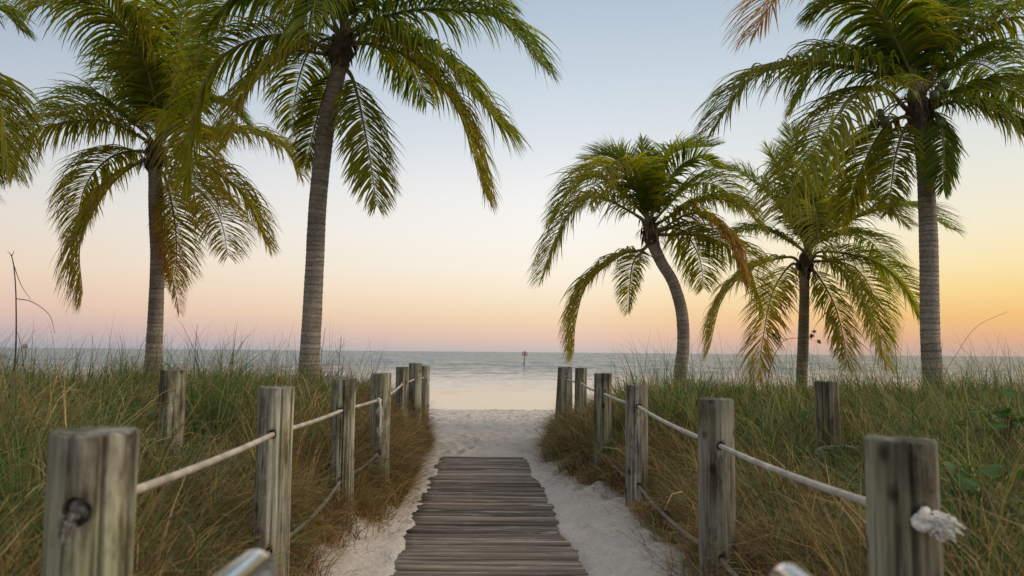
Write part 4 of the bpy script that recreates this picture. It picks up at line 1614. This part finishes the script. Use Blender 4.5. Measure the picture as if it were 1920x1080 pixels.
stalk([(18, 735), (29, 665), (30, 560), (26, 500), (21, 478)], 7.5, 'tall bare dead stalk at the far left above the grass', 0.010,
      twigs=[((30, 560), (60, 566), (92, 590), (103, 625)), ((24, 492), (40, 535), (58, 562)), ((22, 480), (17, 474), (14, 471)), ((22, 480), (25, 474), (26, 470)),
             ((46, 700), (40, 650), (32, 622))])
stalk([(364, 720), (366, 660), (370, 608)], 9.0, 'thin dry stalk rising above the lone post in the left grass', 0.005,
      twigs=[((367, 650), (368, 635), (366, 622))])
stalk([(633, 720), (636, 680), (640, 632)], 10.5, 'dark seed stalk beside the third left fence post', 0.006,
      twigs=[((637, 668), (630, 655), (628, 640)), ((638, 655), (643, 645), (645, 636))])
stalk([(600, 720), (604, 660), (610, 615)], 11.0, 'thin dark stalk just right of the tall left trunk', 0.006,
      twigs=[((604, 660), (600, 645), (601, 630))])
stalk([(1770, 715), (1795, 662), (1832, 612), (1890, 584)], 9.5, 'long thin stalk arching over the grass at the far right', 0.004, M_STRAW)
sp = stalk([(1440, 716), (1447, 680), (1458, 655), (1476, 636), (1524, 634)], 12.0, 'dry sprig with dark seed heads below the slim palm', 0.007,
           twigs=[((1476, 636), (1462, 632), (1452, 628)), ((1505, 634), (1520, 628), (1526, 622)), ((1510, 634), (1530, 640), (1540, 642))])
for (a, b2) in ((1452, 628), (1458, 634), (1526, 622), (1522, 630), (1536, 640)):
    g = Geo()
    p = at(a, b2, 12.0)
    for k in range(16):
        d = norm(rng.normal(0, 1, 3))
        v, f = tube(np.array([p, p + d * 0.02, p + d * 0.042]) - np.array(sp.location), np.array([0.004, 0.007, 0.003]), 5)
        g.add(v, f)
    link('seed_head', g.mesh('seed_head'), M_TWIG, sp)

# broad-leaved creepers in the right dune
lg = Geo()
ru = np.linspace(0, 1, 7)
wv = np.array([0.10, 0.42, 0.56, 0.56, 0.46, 0.28, 0.04])
vv, cc_ = [], []
for u, w_ in zip(ru, wv):
    for s in (-1, 0, 1):
        vv.append((s * w_ * 0.9, u, 0.14 * abs(s) * w_ - 0.25 * u * u))
        cc_.append((0.065, 0.14, 0.026) if s else (0.10, 0.18, 0.04))
ff = []
for i in range(6):
    for j in range(2):
        a = i * 3 + j
        ff.append((a, a + 1, a + 4, a + 3))
lg.add(vv, [np.array(ff)], np.array(cc_))
leaf_me = lg.mesh('creeper_leaf')
leaf_me.materials.append(M_GRASS)


def creeper(px, py, Y, nleaf, spread, label, size=0.10):
    p = at(px, py, Y)
    zb = ground(p[0], p[1])
    off = np.array((p[0], p[1], zb))
    g = Geo()
    tips = []
    for k in range(nleaf):
        d = np.array((rng.normal(0, spread), rng.normal(0, spread * 0.6), p[2] - zb + rng.normal(0, 0.06)))
        c, _ = catmull([(rng.normal(0, .03), rng.normal(0, .03), -0.05), d * (0.4, 0.4, 0.6), d], 8)
        v, f = tube(c, 0.0035, 5)
        g.add(v, f)
        tips.append(d)
    o = link('creeper_plant', g.mesh('creeper_stems'), M_STRAW, label=label, cat='plant', group='broad leaved creepers in the right dune grass')
    o.location = off
    for d in tips:
        l = link('leaf', leaf_me, None, o)
        l.location = d
        s = size * rng.uniform(0.7, 1.25)
        l.scale = (s, s, s)
        l.rotation_euler = Euler((rng.uniform(-0.3, 0.9), rng.uniform(-0.4, 0.4), rng.uniform(0, 6.28)))


creeper(1880, 780, 5.6, 30, 0.14, 'bright green broad leaved creeper at the right edge', 0.10)
creeper(1815, 890, 3.6, 22, 0.11, 'dark green creeper leaves behind the nearest right post', 0.085)
creeper(1590, 768, 8.0, 14, 0.22, 'creeper leaves beside the lone post in the right grass', 0.10)
creeper(1510, 775, 7.6, 10, 0.20, 'creeper leaves left of the lone post in the right grass', 0.09)

# stone caught in the dry grass by the second right post
p = min((at(1296, 915, yy) for yy in np.linspace(4.8, 9, 85)), key=lambda q_: abs(q_[2] - ground(q_[0], q_[1]) - 0.03))
u = np.linspace(0.05, np.pi - 0.05, 12)
v, f = tube(np.stack([np.zeros(12), np.zeros(12), -np.cos(u) * 0.07], 1), (np.sin(u) * 0.055)[:, None] * (0.75 + 0.5 * vnoise(np.cos(np.arange(16) / 16 * 6.283)[None] * 1.5 + 3, u[:, None] * 1.4 + np.sin(np.arange(16) / 16 * 6.283)[None])), 16, up=(0, 1, 0))
g = Geo()
g.add(v, f)
o = link('stone', g.mesh('stone'), M_STONE, label='dull grey stone in the dry grass beside the second right post', cat='stone')
o.location = (p[0], p[1], ground(p[0], p[1]) + 0.03)
o.rotation_euler = (0.5, 1.1, 0.4)


# channel markers in the sea
def marker(px, top, base_y, lean, label):
    d = CAMR @ np.array(((px - 960) / FPX, -(base_y - 540) / FPX, -1.0))
    s = (SEA_Z - CAM_Z) / d[2]
    base = CAMP + d * s
    Y = base[1]
    hgt = at(px, top, Y)[2] - SEA_Z
    root = link('channel_marker', None, label=label, cat='channel marker', group='warning markers standing in the sea')
    root.location = base
    root.rotation_euler = (0, R(lean), 0)
    g = Geo()
    v, f = tube([(0, 0, -1.5), (0, 0, hgt * 0.5), (0, 0, hgt * 0.98)], 0.0011 * Y * 0.5, 10, up=(0, 1, 0))
    g.add(v, f)
    link('pile', g.mesh('pile'), M_DARK, root)
    w_, h_ = 5.2 / FPX * Y, 3.4 / FPX * Y
    for sgn in (-1, 1):
        sq = []
        for zz in (-h_, h_):
            for xx in (0.05, w_):
                for yy in (-0.03, 0.03):
                    sq.append((sgn * xx, yy - 0.14 - 0.1 * xx / w_, hgt - h_ * 1.25 + zz))
        q_ = np.array([[0, 1, 3, 2], [4, 6, 7, 5], [0, 4, 5, 1], [2, 3, 7, 6], [1, 5, 7, 3], [0, 2, 6, 4]])
        g = Geo()
        g.add(sq, [q_])
        b_ = link('sign_board', g.mesh('sign_board', False), M_SIGN, root)
        fr = Geo()
        x0, x1, z0, z1 = 0.05, w_, hgt - h_ * 2.25, hgt - h_ * 0.25
        for (xa, xb, za, zb) in ((x0, x1, z0, z0 + 0.09), (x0, x1, z1 - 0.09, z1), (x0, x0 + 0.07, z0 + .09, z1 - .09), (x1 - 0.07, x1, z0 + .09, z1 - .09)):
            bx_ = [(sgn * xx, yy - 0.18 - 0.1 * xx / w_, zz) for zz in (za, zb) for xx in (xa, xb) for yy in (-0.015, 0.005)]
            fr.add(bx_, [q_])
        link('border', fr.mesh('border', False), M_SIGNF, b_)
    g = Geo()
    v, f = tube([(0, 0, hgt * 0.96), (0, 0, hgt), (0, 0, hgt + 0.8 / FPX * Y)], 0.0011 * Y * 0.9, 8, up=(0, 1, 0))
    g.add(v, f)
    link('cap', g.mesh('cap'), M_SIGNF, root)


marker(982.5, 659, 685, 3.5, 'leaning warning marker in the sea beyond the boardwalk')
marker(47, 645, 672, 1.0, 'distant warning marker in the sea at the far left')
